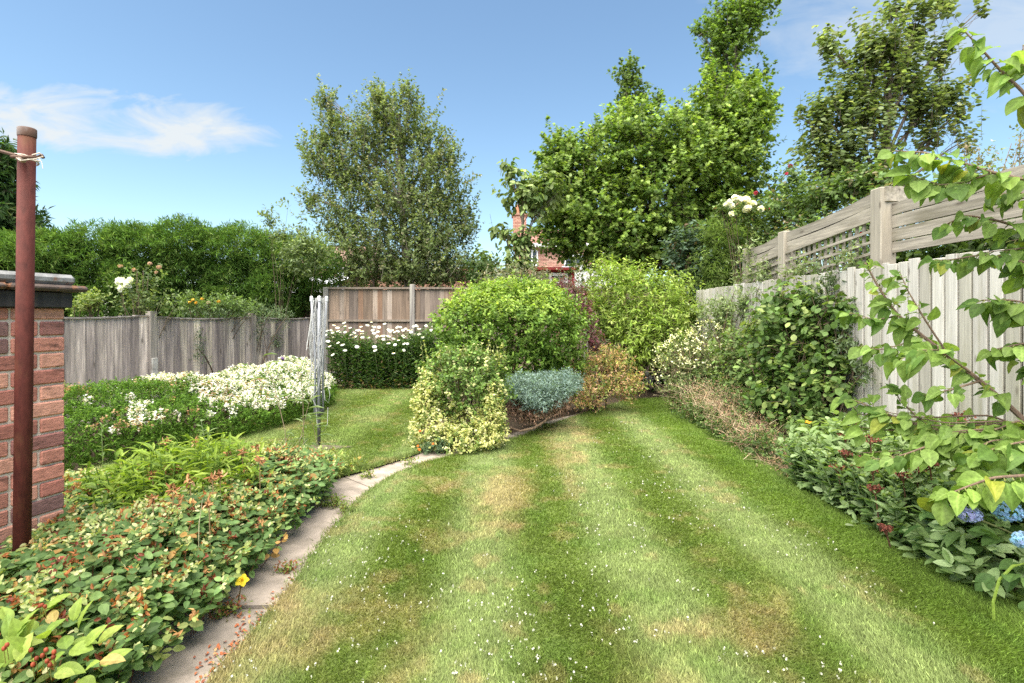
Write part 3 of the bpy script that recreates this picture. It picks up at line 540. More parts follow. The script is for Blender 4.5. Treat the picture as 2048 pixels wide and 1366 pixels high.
tree('leafy_maple', 'tall bright green broadleaf tree with a high spire, beyond the back right corner', 'tree', (4.3, D, 0), P(1440, 260, D),
     [B(*b, D) for b in ((1120,390,60,75),(1175,330,70,60),(1120,305,40,45),(1200,420,95,80),(1290,300,85,70),(1320,400,115,100),(1255,250,45,35),(1390,300,85,90),(1440,230,75,70),(1470,360,55,105),(1500,250,35,60),(1430,440,90,70),(1260,490,100,45),(1345,500,90,40),(1150,470,60,45),(1510,190,25,40))],
     5600, 18, .108, .092, [((.155,.24,.045), 3), ((.215,.305,.06), 2.4), ((.09,.155,.03), 1.9), ((.28,.365,.10), .9)], .22, (.17,.14,.11), T=LOBE, rmin=.55, lump=.62, lf=2.8, tl=.5, out=.75, up=.35, rn=.4, droop=.25, r1=.03)
tree('spire_tree', 'narrow airy green tree rising as a spire above the bright broadleaf crown', 'tree', (6.3, D+1.2, 0), P(1480, 0, D+1.2),
     [B(*b, D+1.2) for b in ((1445,95,42,50),(1440,165,40,40),(1480,55,50,50),(1505,10,40,45),(1440,45,35,35),(1455,210,40,30),(1530,140,16,10),(1400,60,14,14),(1540,205,14,22),(1440,225,48,36),(1475,190,44,36),(1470,250,50,40))],
     1350, 15, .10, .08, [((.14,.22,.045), 3), ((.16,.25,.06), 2), ((.075,.13,.03), 2)], .12, (.17,.14,.11), T=LOBE, rmin=.3, lump=.4, lf=2.6, tl=.45, out=.5, up=.7, droop=.1, r1=.022)
tree('slender_tree', 'thin dark green column of twigs poking up beside the bright broadleaf crown', 'tree', (3.4, D+1.6, 0), P(1258, 130, D+1.6),
     [B(*b, D+1.6) for b in ((1256,150,22,35),(1265,205,30,44),(1262,245,34,36),(1185,265,10,28),(1250,245,24,25),(1315,200,8,20))],
     360, 12, .11, .085, [((.11,.17,.04), 3), ((.15,.22,.06), 2), ((.07,.11,.03), 2)], .08, (.17,.14,.11), T=LOBE, rmin=.2, lump=.45, tl=.4, out=.4, up=.8, r1=.018)
D = 12.3
tree('young_tree', 'young tree with big drooping pale leaves in front of the brick house', 'tree', (.25, D, 0), P(1050, 350, D),
     [B(*b, D) for b in ((1050,378,45,32),(1095,380,32,32),(1020,345,14,22),(1000,462,32,12),(1040,478,30,14),(1050,500,14,30),(1030,525,28,22),(970,530,26,32),(1015,560,50,26),(1075,415,26,12))],
     330, 11, .15, .085, [((.18,.24,.075), 3), ((.24,.30,.12), 2), ((.10,.16,.045), 1.5)], .06, T=OVAL, rmin=.25, lump=.45, tl=.45, out=.7, up=.2, droop=.7, r1=.016)
D = 11.5
tree('airy_tree', 'airy tall tree with small rounded leaves behind the timber screen', 'tree', (8.1, D, 0), P(1790, 60, D),
     [B(*b, D) for b in ((1735,110,45,80),(1690,200,60,70),(1740,220,60,80),(1770,90,40,60),(1810,150,50,60),(1830,60,28,60),(1795,10,24,25),(1850,15,40,28),(1880,110,35,50),(1840,210,50,55),(1890,190,55,40),(1910,230,40,28),(1860,270,60,30),(1640,220,40,40),(1600,230,18,20),(1655,90,22,45),(1640,270,50,50),(1700,300,75,60),(1650,330,60,50),(1740,360,90,50),(1965,15,20,18),(1895,10,20,22),(1930,280,20,20))],
     1500, 11, .108, .082, [((.17,.225,.09), 3), ((.215,.265,.12), 2), ((.12,.17,.06), 2), ((.25,.27,.15), .5)], .15, (.14,.11,.09), T=ROUND, rmin=.1, lump=.65, lf=3.0, tl=.5, out=.3, up=.95, rn=.35, droop=.5, r1=.016, sub=4)
# conifer hedge
D0 = 10.2; hb = []
for i, px in enumerate(range(-430, 660, 46)):
    d_ = 9.4+.0032*(px+60); t_ = 482-26*math.exp(-((px-330)/170)**2)+8*math.sin(i*2.1)+(25 if px > 600 else 0)
    for j, py in enumerate(range(int(t_)+40, 640, 62)):
        if px > 540 and py > 590: continue
        hb.append(B(px+14*math.sin(i*3+j), py, 46, 48, d_+.12*math.sin(i+j*2)+.05*j, .75))
hd = thing('conifer_hedge', (-6.5, 10.4, 0), 'long dense dark green clipped conifer hedge above the low grey fence', 'hedge')
mb = MB(); S, O = blobpts(hb, 17000, rmin=.74, lump=.12, lf=2.2)
sprays(mb, S, O, 17, .105, .017, [((.085,.165,.03), 3), ((.13,.22,.045), 2.2), ((.055,.11,.02), 1.6), ((.18,.25,.075), .7)], tl=.34, out=.55, up=.05, rn=.22, droop=-.02, nup=.5, cj=.22, mixc=.15, lean=(.75, 0, .12)); mb.build('foliage', NEEDLE, hd)
mb = MB()
for i in range(34):
    x_ = -15.2+i*.36; d_ = 9.6+.0032*(x_/10.2*F+CX+60)+.25; mb.tube([A(x_, d_, 0), A(x_+.05, d_, 1.2), A(x_, d_, 2.4)], [.06, .05, .02], 6, (.10,.07,.05))
for k in range(110):
    b = hb[rng.integers(len(hb))][0]; mb.tube([A(b[0], b[1]+.3, max(.2, b[2]-.5)), b], [.02, .008], 4, (.12,.08,.055), False)
mb.build('stems', BARK, hd)
D = 10.6
tree('dark_conifer', 'dark shaggy conifer at the far left edge above the hedge', 'tree', (-11.2, D, 0), P(-40, 260, D), [B(*b, D) for b in ((-10,440,60,60),(-20,370,45,55),(-30,310,40,40),(20,455,45,35),(-30,480,60,60))],
     700, 14, .2, .05, [((.035,.075,.022), 3), ((.06,.11,.035), 2), ((.11,.14,.07), .8)], .16, (.10,.07,.05), mat=NEEDLE, rmin=.5, lump=.4, tl=.5, out=.8, up=-.15, droop=.2, nup=.5)

def shrub(name, label, cat, base, blobs, n, per, L, W, pal, T=DIA, mat=LEAF, stems=8, bark=(.12,.085,.06), r=.012, group=None, part='foliage', twigs=None, **kw):
    t = thing(name, (base[0], base[1], 0), label, cat, group); bp = {k: kw.pop(k) for k in ('rmin', 'lump', 'lf', 'top') if k in kw}
    mb = MB(); S, O = blobpts(blobs, n, **bp); st = MB()
    for k in range(stems):
        c, rr = blobs[k % len(blobs)]; e = c+rnd(1)[0]*rr*.75; b = A(base[0], base[1], 0)+A(rng.normal()*.08, rng.normal()*.08, 0)
        if abs(c[0]-base[0]) > .6 or abs(c[1]-base[1]) > .6: b = A(c[0]*.7+base[0]*.3, c[1]*.7+base[1]*.3, 0)
        st.tube(bez(b, A(b[0], b[1], e[2]*.6), e, 6), np.linspace(r, r*.35, 6), 5, bark, False)
    sprays(mb, S, O, per, L, W, pal, T=T, twig=((st,)+twigs) if twigs else None, **kw); mb.build(part, mat, t); st.build('stems', BARK, t); return t
# plants just behind the low fence
t = shrub('white_rose_bush', 'leggy rose bush with white blooms and faded heads behind the low fence', 'rose bush', P(280, 640, 7.6), [B(*b, 7.5) for b in ((290,550,38,22),(255,580,30,28),(300,590,40,30),(330,610,40,20),(265,610,40,25))], 190, 6, .055, .035, [((.12,.17,.06), 2), ((.20,.25,.10), 1), ((.07,.11,.04), 1)], stems=26, r=.009, bark=(.22,.17,.12), rmin=.2, tl=.2, up=.7)
def rosebloom(par, c, r, col, name='bloom', k=26, yel=(.6,.5,.2)):
    mb = MB(); d = rnd(k); d = nrm(d+A(0, -.6, .5)); q = c+d*r*rng.uniform(.2, .75, (k, 1)); nn = nrm(d+rnd(k)*.4); dd = np.cross(nn, rnd(k))
    mb.leaves(q-nrm(dd)*r*.5, dd, nn, r*1.1, r*1.1, A(*col)*rng.uniform(.85, 1.1, (k, 1)), ROUND); return mb.build(name, PETAL, par)
for px, py, r in ((240,562,.075),(255,568,.065),(243,577,.06),(262,560,.05)): rosebloom(t, P(px, py, 7.25), r, (.80,.80,.78))
for px, py, r in ((240,533,.04),(318,535,.045),(300,528,.035),(268,540,.035),(312,545,.03)): rosebloom(t, P(px, py, 7.3), r, (.42,.27,.17), 'faded_bloom', 14)
t = shrub('yellow_flowered_shrub', 'low leafy plant with orange-yellow flowers behind the low fence', 'shrub', P(420, 640, 8.8), [B(*b, 8.7) for b in ((400,605,30,16),(440,610,50,16),(375,600,20,12),(480,615,40,14))], 260, 7, .06, .025, [((.12,.19,.05), 2), ((.18,.25,.09), 1), ((.08,.12,.04), 1)], stems=14, rmin=.2, tl=.2, up=.8)
for px, py in ((386,600),(392,606),(404,598),(417,606),(438,603),(380,604)): rosebloom(t, P(px, py, 8.45), .035, (.62,.38,.04) if px != 417 else (.65,.42,.33), 'flower', 12)
shrub('lime_shrub', 'small lime green shrub peeping over the low fence beside the brick wall', 'shrub', P(175, 640, 7.2), [B(*b, 7.0) for b in ((165,608,28,16),(185,600,20,14))], 110, 7, .05, .03, [((.24,.29,.10), 2), ((.15,.22,.06), 1)], stems=8, rmin=.2, tl=.15, up=.7)
fcl = [B(430,620,60,12,8.7,.2), B(500,622,60,12,9.3,.2), B(555,632,30,12,9.9,.2), B(505,655,25,30,9.35,.1), B(500,700,14,40,9.35,.08), B(400,690,6,35,8.15,.05), B(545,680,22,20,9.75,.1)]
shrub('fence_climber', 'grey-green feathery climber sprawling over the top of the low fence', 'climber', (-4.7, 9.3), fcl, 620, 9, .05, .014, [((.13,.18,.10), 3), ((.18,.23,.14), 1.5), ((.07,.11,.05), 2)], mat=SOFT, stems=16, rmin=.3, lump=.5, tl=.3, up=.15, rn=.8)
shrub('wispy_climber', 'wispy pale green twigs reaching above the right end of the conifer hedge', 'climber', P(560, 640, 10.4), [B(*b, 10.3) for b in ((560,470,28,16),(540,445,14,12),(590,500,40,24),(640,500,35,32),(600,530,40,20),(575,405,14,5),(535,430,10,8),(610,490,40,20))], 330, 8, .085, .036, [((.15,.20,.08), 3), ((.20,.25,.12), 1.5), ((.09,.13,.05), 1)], stems=9, rmin=.1, lump=.5, tl=.35, up=.5, r=.005)

# ---------------------------------------------------------------- side lawn: heather hedge, daisies
hz = lambda x, y: .60+.07*np.sin(x*2.1+y*1.3)+.05*np.sin(y*3.1)
hth = thing('heather_hedge', (-3.6, 7.2, 0), 'low clipped heather hedge topped with white flowers beside the grey airer', 'hedge')
P1 = A(-4.45, 4.75); ctrl = [A(-4.75, 4.55), A(-4.3, 5.5), A(-3.75, 6.4), A(-3.45, 7.4), A(-3.38, 8.3)]; wid = [.62, .72, .80, .72, .55]; hgt = [.66, .70, .60, .66, .68]
hbl = []; hb2 = []
for a in np.linspace(0, 3.999, 15):
    i = int(a); f = a-i; c = ctrl[i]*(1-f)+ctrl[i+1]*f; wv = wid[i]*(1-f)+wid[i+1]*f; hv = hgt[i]*(1-f)+hgt[i+1]*f+.03*math.sin(a*5); hbl.append((A(c[0]-.22, c[1]+.26, hv*.5), A(wv*.85, wv*.75, hv*.54))); hb2.append((A(c[0]+.20, c[1]-.22, hv*.36), A(wv*.72, wv*.66, hv*.40)))
hbl = hbl+hb2
S, O = blobpts(hbl, 16000, rmin=.88, lump=.16, lf=3.0); mb = MB()
sprays(mb, S, O, 8, .032, .013, [((.09,.175,.024), 3), ((.135,.235,.034), 2), ((.055,.115,.018), 2)], tl=.07, out=.8, up=.35, rn=.4, nup=.3, cj=.25, mixc=.4); mb.build('foliage', NEEDLE, hth)
def hflowers(name, sel_white, n, cols):
    S, O = blobpts(hbl, n*4, rmin=.97, lump=.16, lf=3.0, top=.7); m = (O[:, 2] > .36+.35*rng.random(len(S))) & sel_white(S); S = S[m][:n]; O = O[m][:n]; mb = MB(); sprays(mb, S+A(0, 0, .012), O, 8, .024, .012, cols, tl=.055, out=.5, up=.9, rn=.25, nup=.2, cj=.12, T=OVAL); return mb.build(name, PETAL, hth)
nz_ = lambda S, s, k: fbm(S*A(k, k, .3), s, 3)
wh = lambda S: (nz_(S, 31, 2.4)+.45*sstep(6.0, 7.2, S[:, 1])-.12*(S[:, 1] < 5.8) > .57)
tag(hflowers('white_flowers', wh, 4600, [((.76,.74,.74), 4), ((.62,.57,.56), 1.2), ((.52,.42,.36), .4)]), kind='stuff'); tag(hflowers('faded_flowers', lambda S: (nz_(S, 77, 2.6) > .60) & (S[:, 1] < 7), 800, [((.36,.20,.10), 2), ((.48,.34,.20), 1)]), kind='stuff')
mb = MB()
for k in range(150): b = hbl[k % 30][0]; mb.tube([A(b[0]+rng.normal()*.1, b[1]+rng.normal()*.1, 0), b+rnd(1)[0]*.25], [.012, .005], 4, (.09,.06,.045), False)
mb.build('stems', BARK, hth)
dz = thing('daisy_clump', (-2.6, 10.2, 0), 'tall clump of white daisies in front of the back fence', 'daisies')
mb = MB(); m = 620; x = rng.uniform(-3.55, -1.15, m); y = rng.uniform(9.75, 10.6, m); hh = .98+.10*np.sin(x*3)+rng.normal(size=m)*.07; st = MB(); lean = rng.normal(size=(m, 2))*.05
for k in range(m):
    if k % 6 == 0 and y[k] > 10: st.tube([A(x[k], y[k], 0), A(x[k]+lean[k, 0], y[k]+lean[k, 1], hh[k])], [.006, .004], 3, (.09,.14,.04), False)
lv = 22; t = np.tile(np.linspace(.06, .98, lv), m)+rng.normal(size=m*lv)*.03; b = np.repeat(np.c_[x, y], lv, 0)+np.repeat(lean, lv, 0)*t[:, None]; a = rng.random(m*lv)*6.28
d = np.stack([np.cos(a), np.sin(a), .35+.3*rng.random(m*lv)], 1); br = rng.random(m*lv) < .5*np.exp(-t*7)
col = np.where(br[:, None], A(.25,.18,.09), pick([((.058,.115,.026), 3), ((.085,.15,.035), 2), ((.035,.075,.018), 2)], m*lv)); mb.leaves(np.c_[b, t*np.repeat(hh, lv)], d, UP+rnd(m*lv)*.4, rng.uniform(.07, .13, m*lv), .034, col*np.exp(rng.normal(size=(m*lv, 1))*.2), DIA); mb.build('foliage', GLOSS, dz)
st.build('stems', DRY, dz)
fp = ((688,645),(675,655),(690,652),(722,653),(714,660),(743,644),(769,647),(746,653),(749,654),(758,654),(794,654),(777,659),(784,660),(801,654),(780,662),(806,660),(817,660),(828,652),(834,651),(852,651),(866,652),(838,657),(838,668),(855,666),(862,660),(845,674),(654,661),(663,660),(665,665),(676,662),(680,664),(690,664),(702,669),(709,665),(717,660),(724,662),(724,667),(706,676),(712,672),(725,674),(737,675),(748,666),(754,672),(761,672),(767,671),(772,672),(778,672),(767,678),(788,677),(797,680),(806,671),(809,674),(777,686),(790,689),(808,687),(815,687),(656,682),(668,675),(676,685),(685,689),(690,700),(714,693),(749,693),(750,700),(787,706),(808,700),(819,677),(829,669),(822,664),(790,663),(665,709),(668,650),(735,650),(811,657),(823,660),(796,662),(756,663),(745,660),(700,655),(875,656),(870,664),(659,692),(651,670))
for i, (px, py) in enumerate(fp):
    dd_ = 9.72+.55*rng.random() if py < 680 else 9.7; c = P(px, py, dd_); r = rng.uniform(.032, .046); nn = nrm(A(rng.normal()*.25, -.45+rng.normal()*.2, .85)); t1 = nrm(np.cross(nn, A(1, 0, .1))); t2 = np.cross(nn, t1); mb = MB(); k = 15; a = np.arange(k)*2*math.pi/k
    dr_ = np.cos(a)[:, None]*t1+np.sin(a)[:, None]*t2; mb.leaves(np.repeat(c[None], k, 0), dr_, np.repeat(nn[None], k, 0), r, r*.46, A(.80,.80,.78)*rng.uniform(.92, 1.03, (k, 1)), OVAL)
    mb.add(np.concatenate([[c+nn*.012], c+nn*.004+.010*(np.cos(a)[:, None]*t1+np.sin(a)[:, None]*t2)]), [np.array([[0, q+1, (q+1) % k+1] for q in range(k)])], (.62,.42,.03)); f_ = mb.build('flower', PETAL, dz)
    mb = MB(); mb.tube([c-nn*.004, c-A(rng.normal()*.02, -.03, .25), A(c[0]+rng.normal()*.04, c[1]+.12, max(.1, c[2]-.55))], [.003, .003, .004], 3, (.10,.16,.05), False); mb.build('stalk', DRY, f_)

# ---------------------------------------------------------------- central island of shrubs
D = 7.6
shrub('round_shrub', 'big rounded bright green shrub in the middle of the garden', 'shrub', (-.05, D, 0), [B(*b) for b in ((1010,665,118,75,7.5,.85),(945,650,72,62,7.3,.6),(1090,655,80,68,7.5,.65),(1015,620,85,50,7.7,.7),(1065,610,60,40,7.8,.6),(1020,730,120,60,7.6,.75),(1120,700,45,70,7.7,.5),(925,700,45,60,7.6,.5),(975,605,50,30,7.7,.4))],
      4300, 9, .050, .027, [((.13,.215,.032), 3), ((.185,.285,.045), 2.4), ((.075,.145,.022), 2)], T=OVAL, mat=GLOSS, stems=24, rmin=.70, lump=.46, lf=3.4, tl=.15, out=.6, up=.55, rn=.5, nup=.6, r=.014)
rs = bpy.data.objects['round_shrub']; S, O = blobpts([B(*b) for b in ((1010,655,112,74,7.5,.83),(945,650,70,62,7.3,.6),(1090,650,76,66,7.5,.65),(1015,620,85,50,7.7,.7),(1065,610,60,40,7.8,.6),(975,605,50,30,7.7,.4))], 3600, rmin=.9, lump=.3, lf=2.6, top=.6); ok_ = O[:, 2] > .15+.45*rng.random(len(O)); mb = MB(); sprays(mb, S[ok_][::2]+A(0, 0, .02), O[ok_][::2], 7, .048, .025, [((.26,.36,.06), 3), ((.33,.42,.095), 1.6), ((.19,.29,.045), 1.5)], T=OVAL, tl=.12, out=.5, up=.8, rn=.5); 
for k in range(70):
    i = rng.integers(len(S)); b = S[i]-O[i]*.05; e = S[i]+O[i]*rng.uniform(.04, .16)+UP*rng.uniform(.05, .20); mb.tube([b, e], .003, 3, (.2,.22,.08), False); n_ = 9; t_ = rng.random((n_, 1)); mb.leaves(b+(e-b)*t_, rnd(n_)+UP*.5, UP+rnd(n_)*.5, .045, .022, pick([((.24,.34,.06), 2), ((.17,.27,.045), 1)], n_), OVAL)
mb.build('paler_leaves', LEAF, rs)  # paler second leaf pass, mainly on upward-facing parts, plus stray shoots
D = 5.75
sp_ = [B(*b) for b in ((925,770,70,55,5.8,.42),(890,740,45,42,5.75,.3),(960,745,50,40,5.85,.32),(905,715,30,24,5.8,.2),(945,710,22,20,5.85,.2),(985,775,32,32,5.8,.25),(855,765,18,35,5.75,.16),(1000,790,20,14,5.75,.14))]
eu = shrub('variegated_shrub', 'cream and green variegated shrub growing at the bend of the path', 'shrub', (-.55, D, 0), sp_, 900, 10, .036, .023, [((.125,.21,.045), 4), ((.18,.28,.065), 2), ((.08,.145,.03), 1.4), ((.46,.46,.21), 1.3)], T=OVAL, mat=GLOSS, stems=18, rmin=.62, lump=.4, lf=3, tl=.14, out=.6, up=.7, twigs=(3, .003, (.14,.12,.06)))
mb = MB(); S, O = blobpts([B(*b) for b in ((872,855,44,50,5.58,.28),(945,868,58,40,5.58,.32),(915,880,54,26,5.5,.26),(860,800,28,52,5.62,.22),(985,850,26,44,5.62,.24),(850,790,12,50,5.66,.12),(985,800,16,30,5.6,.16))], 2000, rmin=.72, lump=.4, lf=3)
sprays(mb, S, O, 11, .027, .018, [((.54,.52,.22), 3.6), ((.40,.44,.15), 2.4), ((.16,.23,.06), 2), ((.64,.62,.38), 1)], tl=.12, out=.5, up=.6, rn=.6, T=OVAL, cj=.15)
for k in range(26):
    px = rng.uniform(840, 1010); c = P(px, rng.uniform(680, 710), 5.8+rng.normal()*.12); b = c-A(rng.normal()*.05, 0, .28); mb.tube([b, (b+c)/2+A(.01, 0, 0), c], .003, 3, (.2,.22,.08), False); n_ = 12; t = rng.random((n_, 1)); mb.leaves(b+(c-b)*t, rnd(n_)+A(0, 0, .4), UP+rnd(n_)*.5, .032, .02, pick([((.50,.50,.2), 2), ((.2,.28,.07), 1)], n_), OVAL)
mb.build('cream_foliage', GLOSS, eu)
t = thing('orange_poppy', G(838, 900), 'small orange flowers with grey-green leaves at the foot of the cream variegated shrub', 'flowers'); mb = MB(); S, O = blobpts([B(860,905,36,14,5.35,.12), B(880,890,20,12,5.35,.1)], 110, rmin=.2); sprays(mb, S, O, 7, .04, .015, [((.12,.18,.10), 2), ((.08,.13,.06), 1)], tl=.1, up=.6); mb.build('foliage', SOFT, t)
for px, py in ((840,862),(836,892),(866,888),(838,899)): rosebloom(t, P(px, py, 5.2), .018, (.75,.22,.03), 'flower', 9)
jn = thing('blue_juniper', (.33, 6.6, 0), 'spreading blue-grey juniper with brown dead undersides and a bare curved stem', 'shrub')
jb = [B(*b) for b in ((1080,772,68,15,6.5,.42),(1045,776,36,18,6.35,.26),(1110,768,40,16,6.55,.3),(1066,790,36,16,6.2,.22),(1140,758,18,10,6.6,.14),(1022,778,16,14,6.35,.16),(1100,788,30,14,6.3,.2),(1072,804,22,10,6.15,.16),(1090,766,44,9,6.6,.2))]
S, O = blobpts(jb, 1500, rmin=.6, lump=.35, lf=3.5); mb = MB(); sprays(mb, S, O, 12, .045, .012, [((.185,.262,.242), 3), ((.26,.345,.32), 2), ((.11,.17,.15), 1.6)], tl=.18, out=.75, up=.35, rn=.4, cj=.18, nup=.4); mb.build('foliage', SOFT, jn)
S, O = blobpts([B(*b) for b in ((1058,825,34,14,6.3,.3),(1110,812,28,12,6.4,.25),(1035,815,18,12,6.35,.2))], 380, rmin=.3); mb = MB(); sprays(mb, S, O, 10, .04, .010, [((.25,.15,.10), 2), ((.17,.10,.075), 1), ((.30,.21,.14), 1)], tl=.14, up=-.2); mb.build('dead_twigs', DRY, jn)
mb = MB(); mb.tube([P(1022,856,6.2), P(1040,862,6.1), P(1068,856,6.1), P(1090,842,6.2), P(1104,825,6.35), P(1106,800,6.5)], [.011, .013, .014, .013, .011, .010], 7, (.22,.15,.10)); mb.tube([P(1022,856,6.2), P(1012,862,6.3), A(-.0, 6.6, 0)], .02, 6, (.2,.14,.1))
for k in range(16): mb.tube([A(.2, 6.75, .05), P(1040+k*6, 815, 6.6)+rnd(1)[0]*.1, P(1030+k*8, 790, 6.5)], [.014, .009, .004], 5, (.15,.10,.07), False)
mb.build('stems', BARK, jn)
shrub('orange_leaved_shrub', 'small shrub with orange and yellow tinted new leaves beside the juniper', 'shrub', (1.25, 7.75, 0), [B(*b) for b in ((1205,745,55,40,7.7,.42),(1245,770,40,28,7.6,.35),(1175,785,42,36,7.5,.35),(1220,715,36,26,7.8,.3),(1150,760,26,30,7.7,.25),(1270,765,18,16,7.6,.2))],
      900, 9, .048, .017, [((.52,.31,.18), 3.2), ((.38,.37,.12), 2.6), ((.20,.27,.07), 3.2), ((.50,.34,.23), 1.2), ((.10,.16,.04), 1.2)], stems=16, rmin=.4, lump=.5, lf=3, tl=.2, up=.4, twigs=(4, .003, (.2,.11,.07)))
shrub('purple_shrub', 'dark purple-leaved shrub between the rounded shrub and the lime green bush', 'shrub', (1.25, 8.9, 0), [B(*b) for b in ((1145,590,22,26,8.9,.25),(1165,620,18,32,8.8,.2),(1180,660,16,36,8.7,.2),(1195,700,22,40,8.6,.2),(1120,570,14,12,9,.15))],
      360, 9, .05, .032, [((.17,.06,.085), 2), ((.12,.05,.06), 2), ((.24,.10,.13), 1), ((.12,.15,.07), .7)], stems=14, rmin=.3, lump=.5, tl=.25, up=.8)
shrub('olive_shrub', 'wispy grey-green and buff shrub behind the big rounded shrub', 'shrub', (.2, 9.8, 0), [B(*b) for b in ((1010,560,45,24,9.8,.5),(1060,555,45,30,9.8,.5),(1100,575,35,30,9.6,.4),(980,570,35,20,10,.4),(1165,570,30,40,9.6,.4),(1040,600,70,40,9.8,.5),(1190,640,22,60,9.4,.3),(1140,640,50,60,9.8,.4))],
      760, 9, .07, .02, [((.16,.185,.11), 3), ((.235,.225,.155), 1.6), ((.27,.225,.165), 1.2), ((.10,.13,.065), 1.4)], mat=SOFT, stems=30, rmin=.15, lump=.5, tl=.38, up=.9, bark=(.25,.20,.14), r=.009)
shrub('dark_ivy_bush', 'dark leafy bush between the back fence and the pale drooping tree', 'shrub', (-.5, 11.9, 0), [B(*b, 11.9) for b in ((965,545,28,34),(985,575,24,26),(950,565,14,16))], 190, 9, .09, .06, [((.055,.10,.03), 2), ((.08,.13,.04), 1)], stems=9, rmin=.3, tl=.3)
lg = [B(*b) for b in ((1270,600,85,62,9.6,.9),(1215,590,42,55,9.4,.6),(1320,620,60,50,9.4,.7),(1270,650,70,50,9.3,.8),(1330,660,50,40,9.1,.6),(1300,690,50,34,9.0,.5),(1370,600,32,36,9.3,.4),(1235,545,45,24,9.6,.5),(1300,560,40,26,9.6,.5),(1215,650,28,40,9.3,.4))]
shrub('lime_green_bush', 'large lime green bush with narrow leaves at the end of the lawn', 'shrub', (2.4, 9.7, 0), lg, 1500, 11, .095, .030, [((.21,.30,.05), 3), ((.29,.38,.08), 2.4), ((.12,.19,.03), 1.6), ((.34,.39,.13), .7)], stems=30, rmin=.55, lump=.5, lf=2.4, tl=.3, out=.7, up=.3, droop=.35, twigs=(5, .004, (.2,.17,.08)))
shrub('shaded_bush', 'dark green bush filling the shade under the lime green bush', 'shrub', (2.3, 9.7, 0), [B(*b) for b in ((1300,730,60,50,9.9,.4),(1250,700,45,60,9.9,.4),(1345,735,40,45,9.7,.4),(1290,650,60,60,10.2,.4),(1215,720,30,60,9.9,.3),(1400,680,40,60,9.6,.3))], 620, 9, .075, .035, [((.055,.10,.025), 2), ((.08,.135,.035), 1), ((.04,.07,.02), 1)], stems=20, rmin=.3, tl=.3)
D = 10.0
shrub('feathery_bamboo', 'feathery light green bamboo-like clump behind the far end of the pale fence', 'bamboo', P(1455, 640, 10.2), [B(*b, 10.0) for b in ((1455,490,42,50),(1475,540,42,50),(1425,550,32,50),(1495,500,20,40),(1450,590,40,40),(1435,470,24,24))], 1000, 14, .13, .013, [((.17,.25,.055), 3), ((.24,.31,.10), 2), ((.11,.18,.035), 2)], mat=SOFT, stems=22, rmin=.35, lump=.4, tl=.35, out=.5, up=.15, droop=.6, bark=(.22,.24,.10))
shrub('blue_green_rose', 'blue-green rose bush standing between the bright tree and the feathery bamboo', 'rose bush', P(1375, 640, 10.3), [B(*b, 10.3) for b in ((1370,490,30,32),(1350,520,22,24),(1400,530,30,40),(1375,560,36,40),(1395,470,22,20),(1355,585,20,30),(1400,610,40,40))], 480, 9, .095, .06, [((.075,.125,.075), 3), ((.11,.16,.105), 2), ((.05,.085,.045), 1.6), ((.17,.12,.07), .4)], stems=16, T=OVAL, rmin=.35, lump=.5, tl=.32, up=.6)
rb = shrub('cream_rose_climber', 'climbing rose with cream and white blooms at the far end of the timber screen', 'rose bush', P(1490, 640, 9.2), [B(*b, 9.2) for b in ((1485,425,40,28),(1530,440,45,32),(1560,410,40,22),(1520,480,50,40),(1450,420,22,16),(1590,430,40,30),(1560,460,50,30),(1545,520,36,50))], 600, 9, .07, .042, [((.12,.18,.055), 3), ((.17,.24,.08), 1.6), ((.075,.12,.035), 2), ((.2,.14,.08), .4)], stems=22, T=OVAL, rmin=.3, lump=.55, tl=.3, up=.5)
for px, py, r in ((1470,397,.085),(1458,405,.07),(1464,412,.07),(1480,400,.08),(1493,400,.09),(1505,407,.075),(1495,418,.085),(1521,419,.075),(1463,428,.06),(1450,410,.05)): rosebloom(rb, P(px, py, 8.9), r, (.80,.77,.62) if px > 1485 else (.80,.78,.74))
for px, py in ((1512,387),(1535,418),(1580,333)): rosebloom(rb, P(px, py, 8.9), .05, (.28,.02,.035), 'red_bloom', 16)
rb = shrub('red_rose_hedge', 'tangled leafy rose hedge with a few red blooms behind the timber screen', 'hedge', (4.5, 7.0, 0), [B(*b) for b in ((1640,395,60,30,7.4,.5),(1590,400,50,26,8,.5),(1700,375,55,28,7.0,.5),(1750,360,50,22,6.6,.4),(1630,470,70,50,7.4,.45),(1700,470,60,50,6.6,.4),(1560,510,40,40,8,.4),(1580,365,30,20,8.2,.3),(1830,395,60,30,5.9,.4),(1900,420,60,40,5.6,.4))], 1250, 9, .065, .042, [((.105,.165,.05), 3), ((.15,.22,.07), 1.6), ((.065,.11,.032), 2), ((.22,.19,.11), .5)], stems=26, T=OVAL, rmin=.25, lump=.55, tl=.3, up=.5)
for px, py, d_ in ((1724,468,5.35),(1984,520,4.0),(1573,348,7.8)): rosebloom(rb, P(px, py, d_), .035, (.38,.02,.05), 'red_bloom', 14)
shrub('slat_hedge', 'dark leafy hedge seen through the gaps of the timber slats at the right', 'hedge', (4.5, 3.4, 0), [Bm(4.4, 4.6, 2.0, .5, .7, .6), Bm(4.4, 3.6, 2.0, .5, .8, .6), Bm(4.4, 2.6, 2.0, .5, .8, .6), Bm(4.4, 5.6, 1.9, .5, .8, .6), Bm(4.4, 1.7, 2.0, .5, .7, .6)], 3000, 9, .07, .042, [((.09,.15,.04), 3), ((.13,.20,.055), 1.5), ((.06,.10,.03), 2)], T=OVAL, stems=20, rmin=.3, tl=.3)
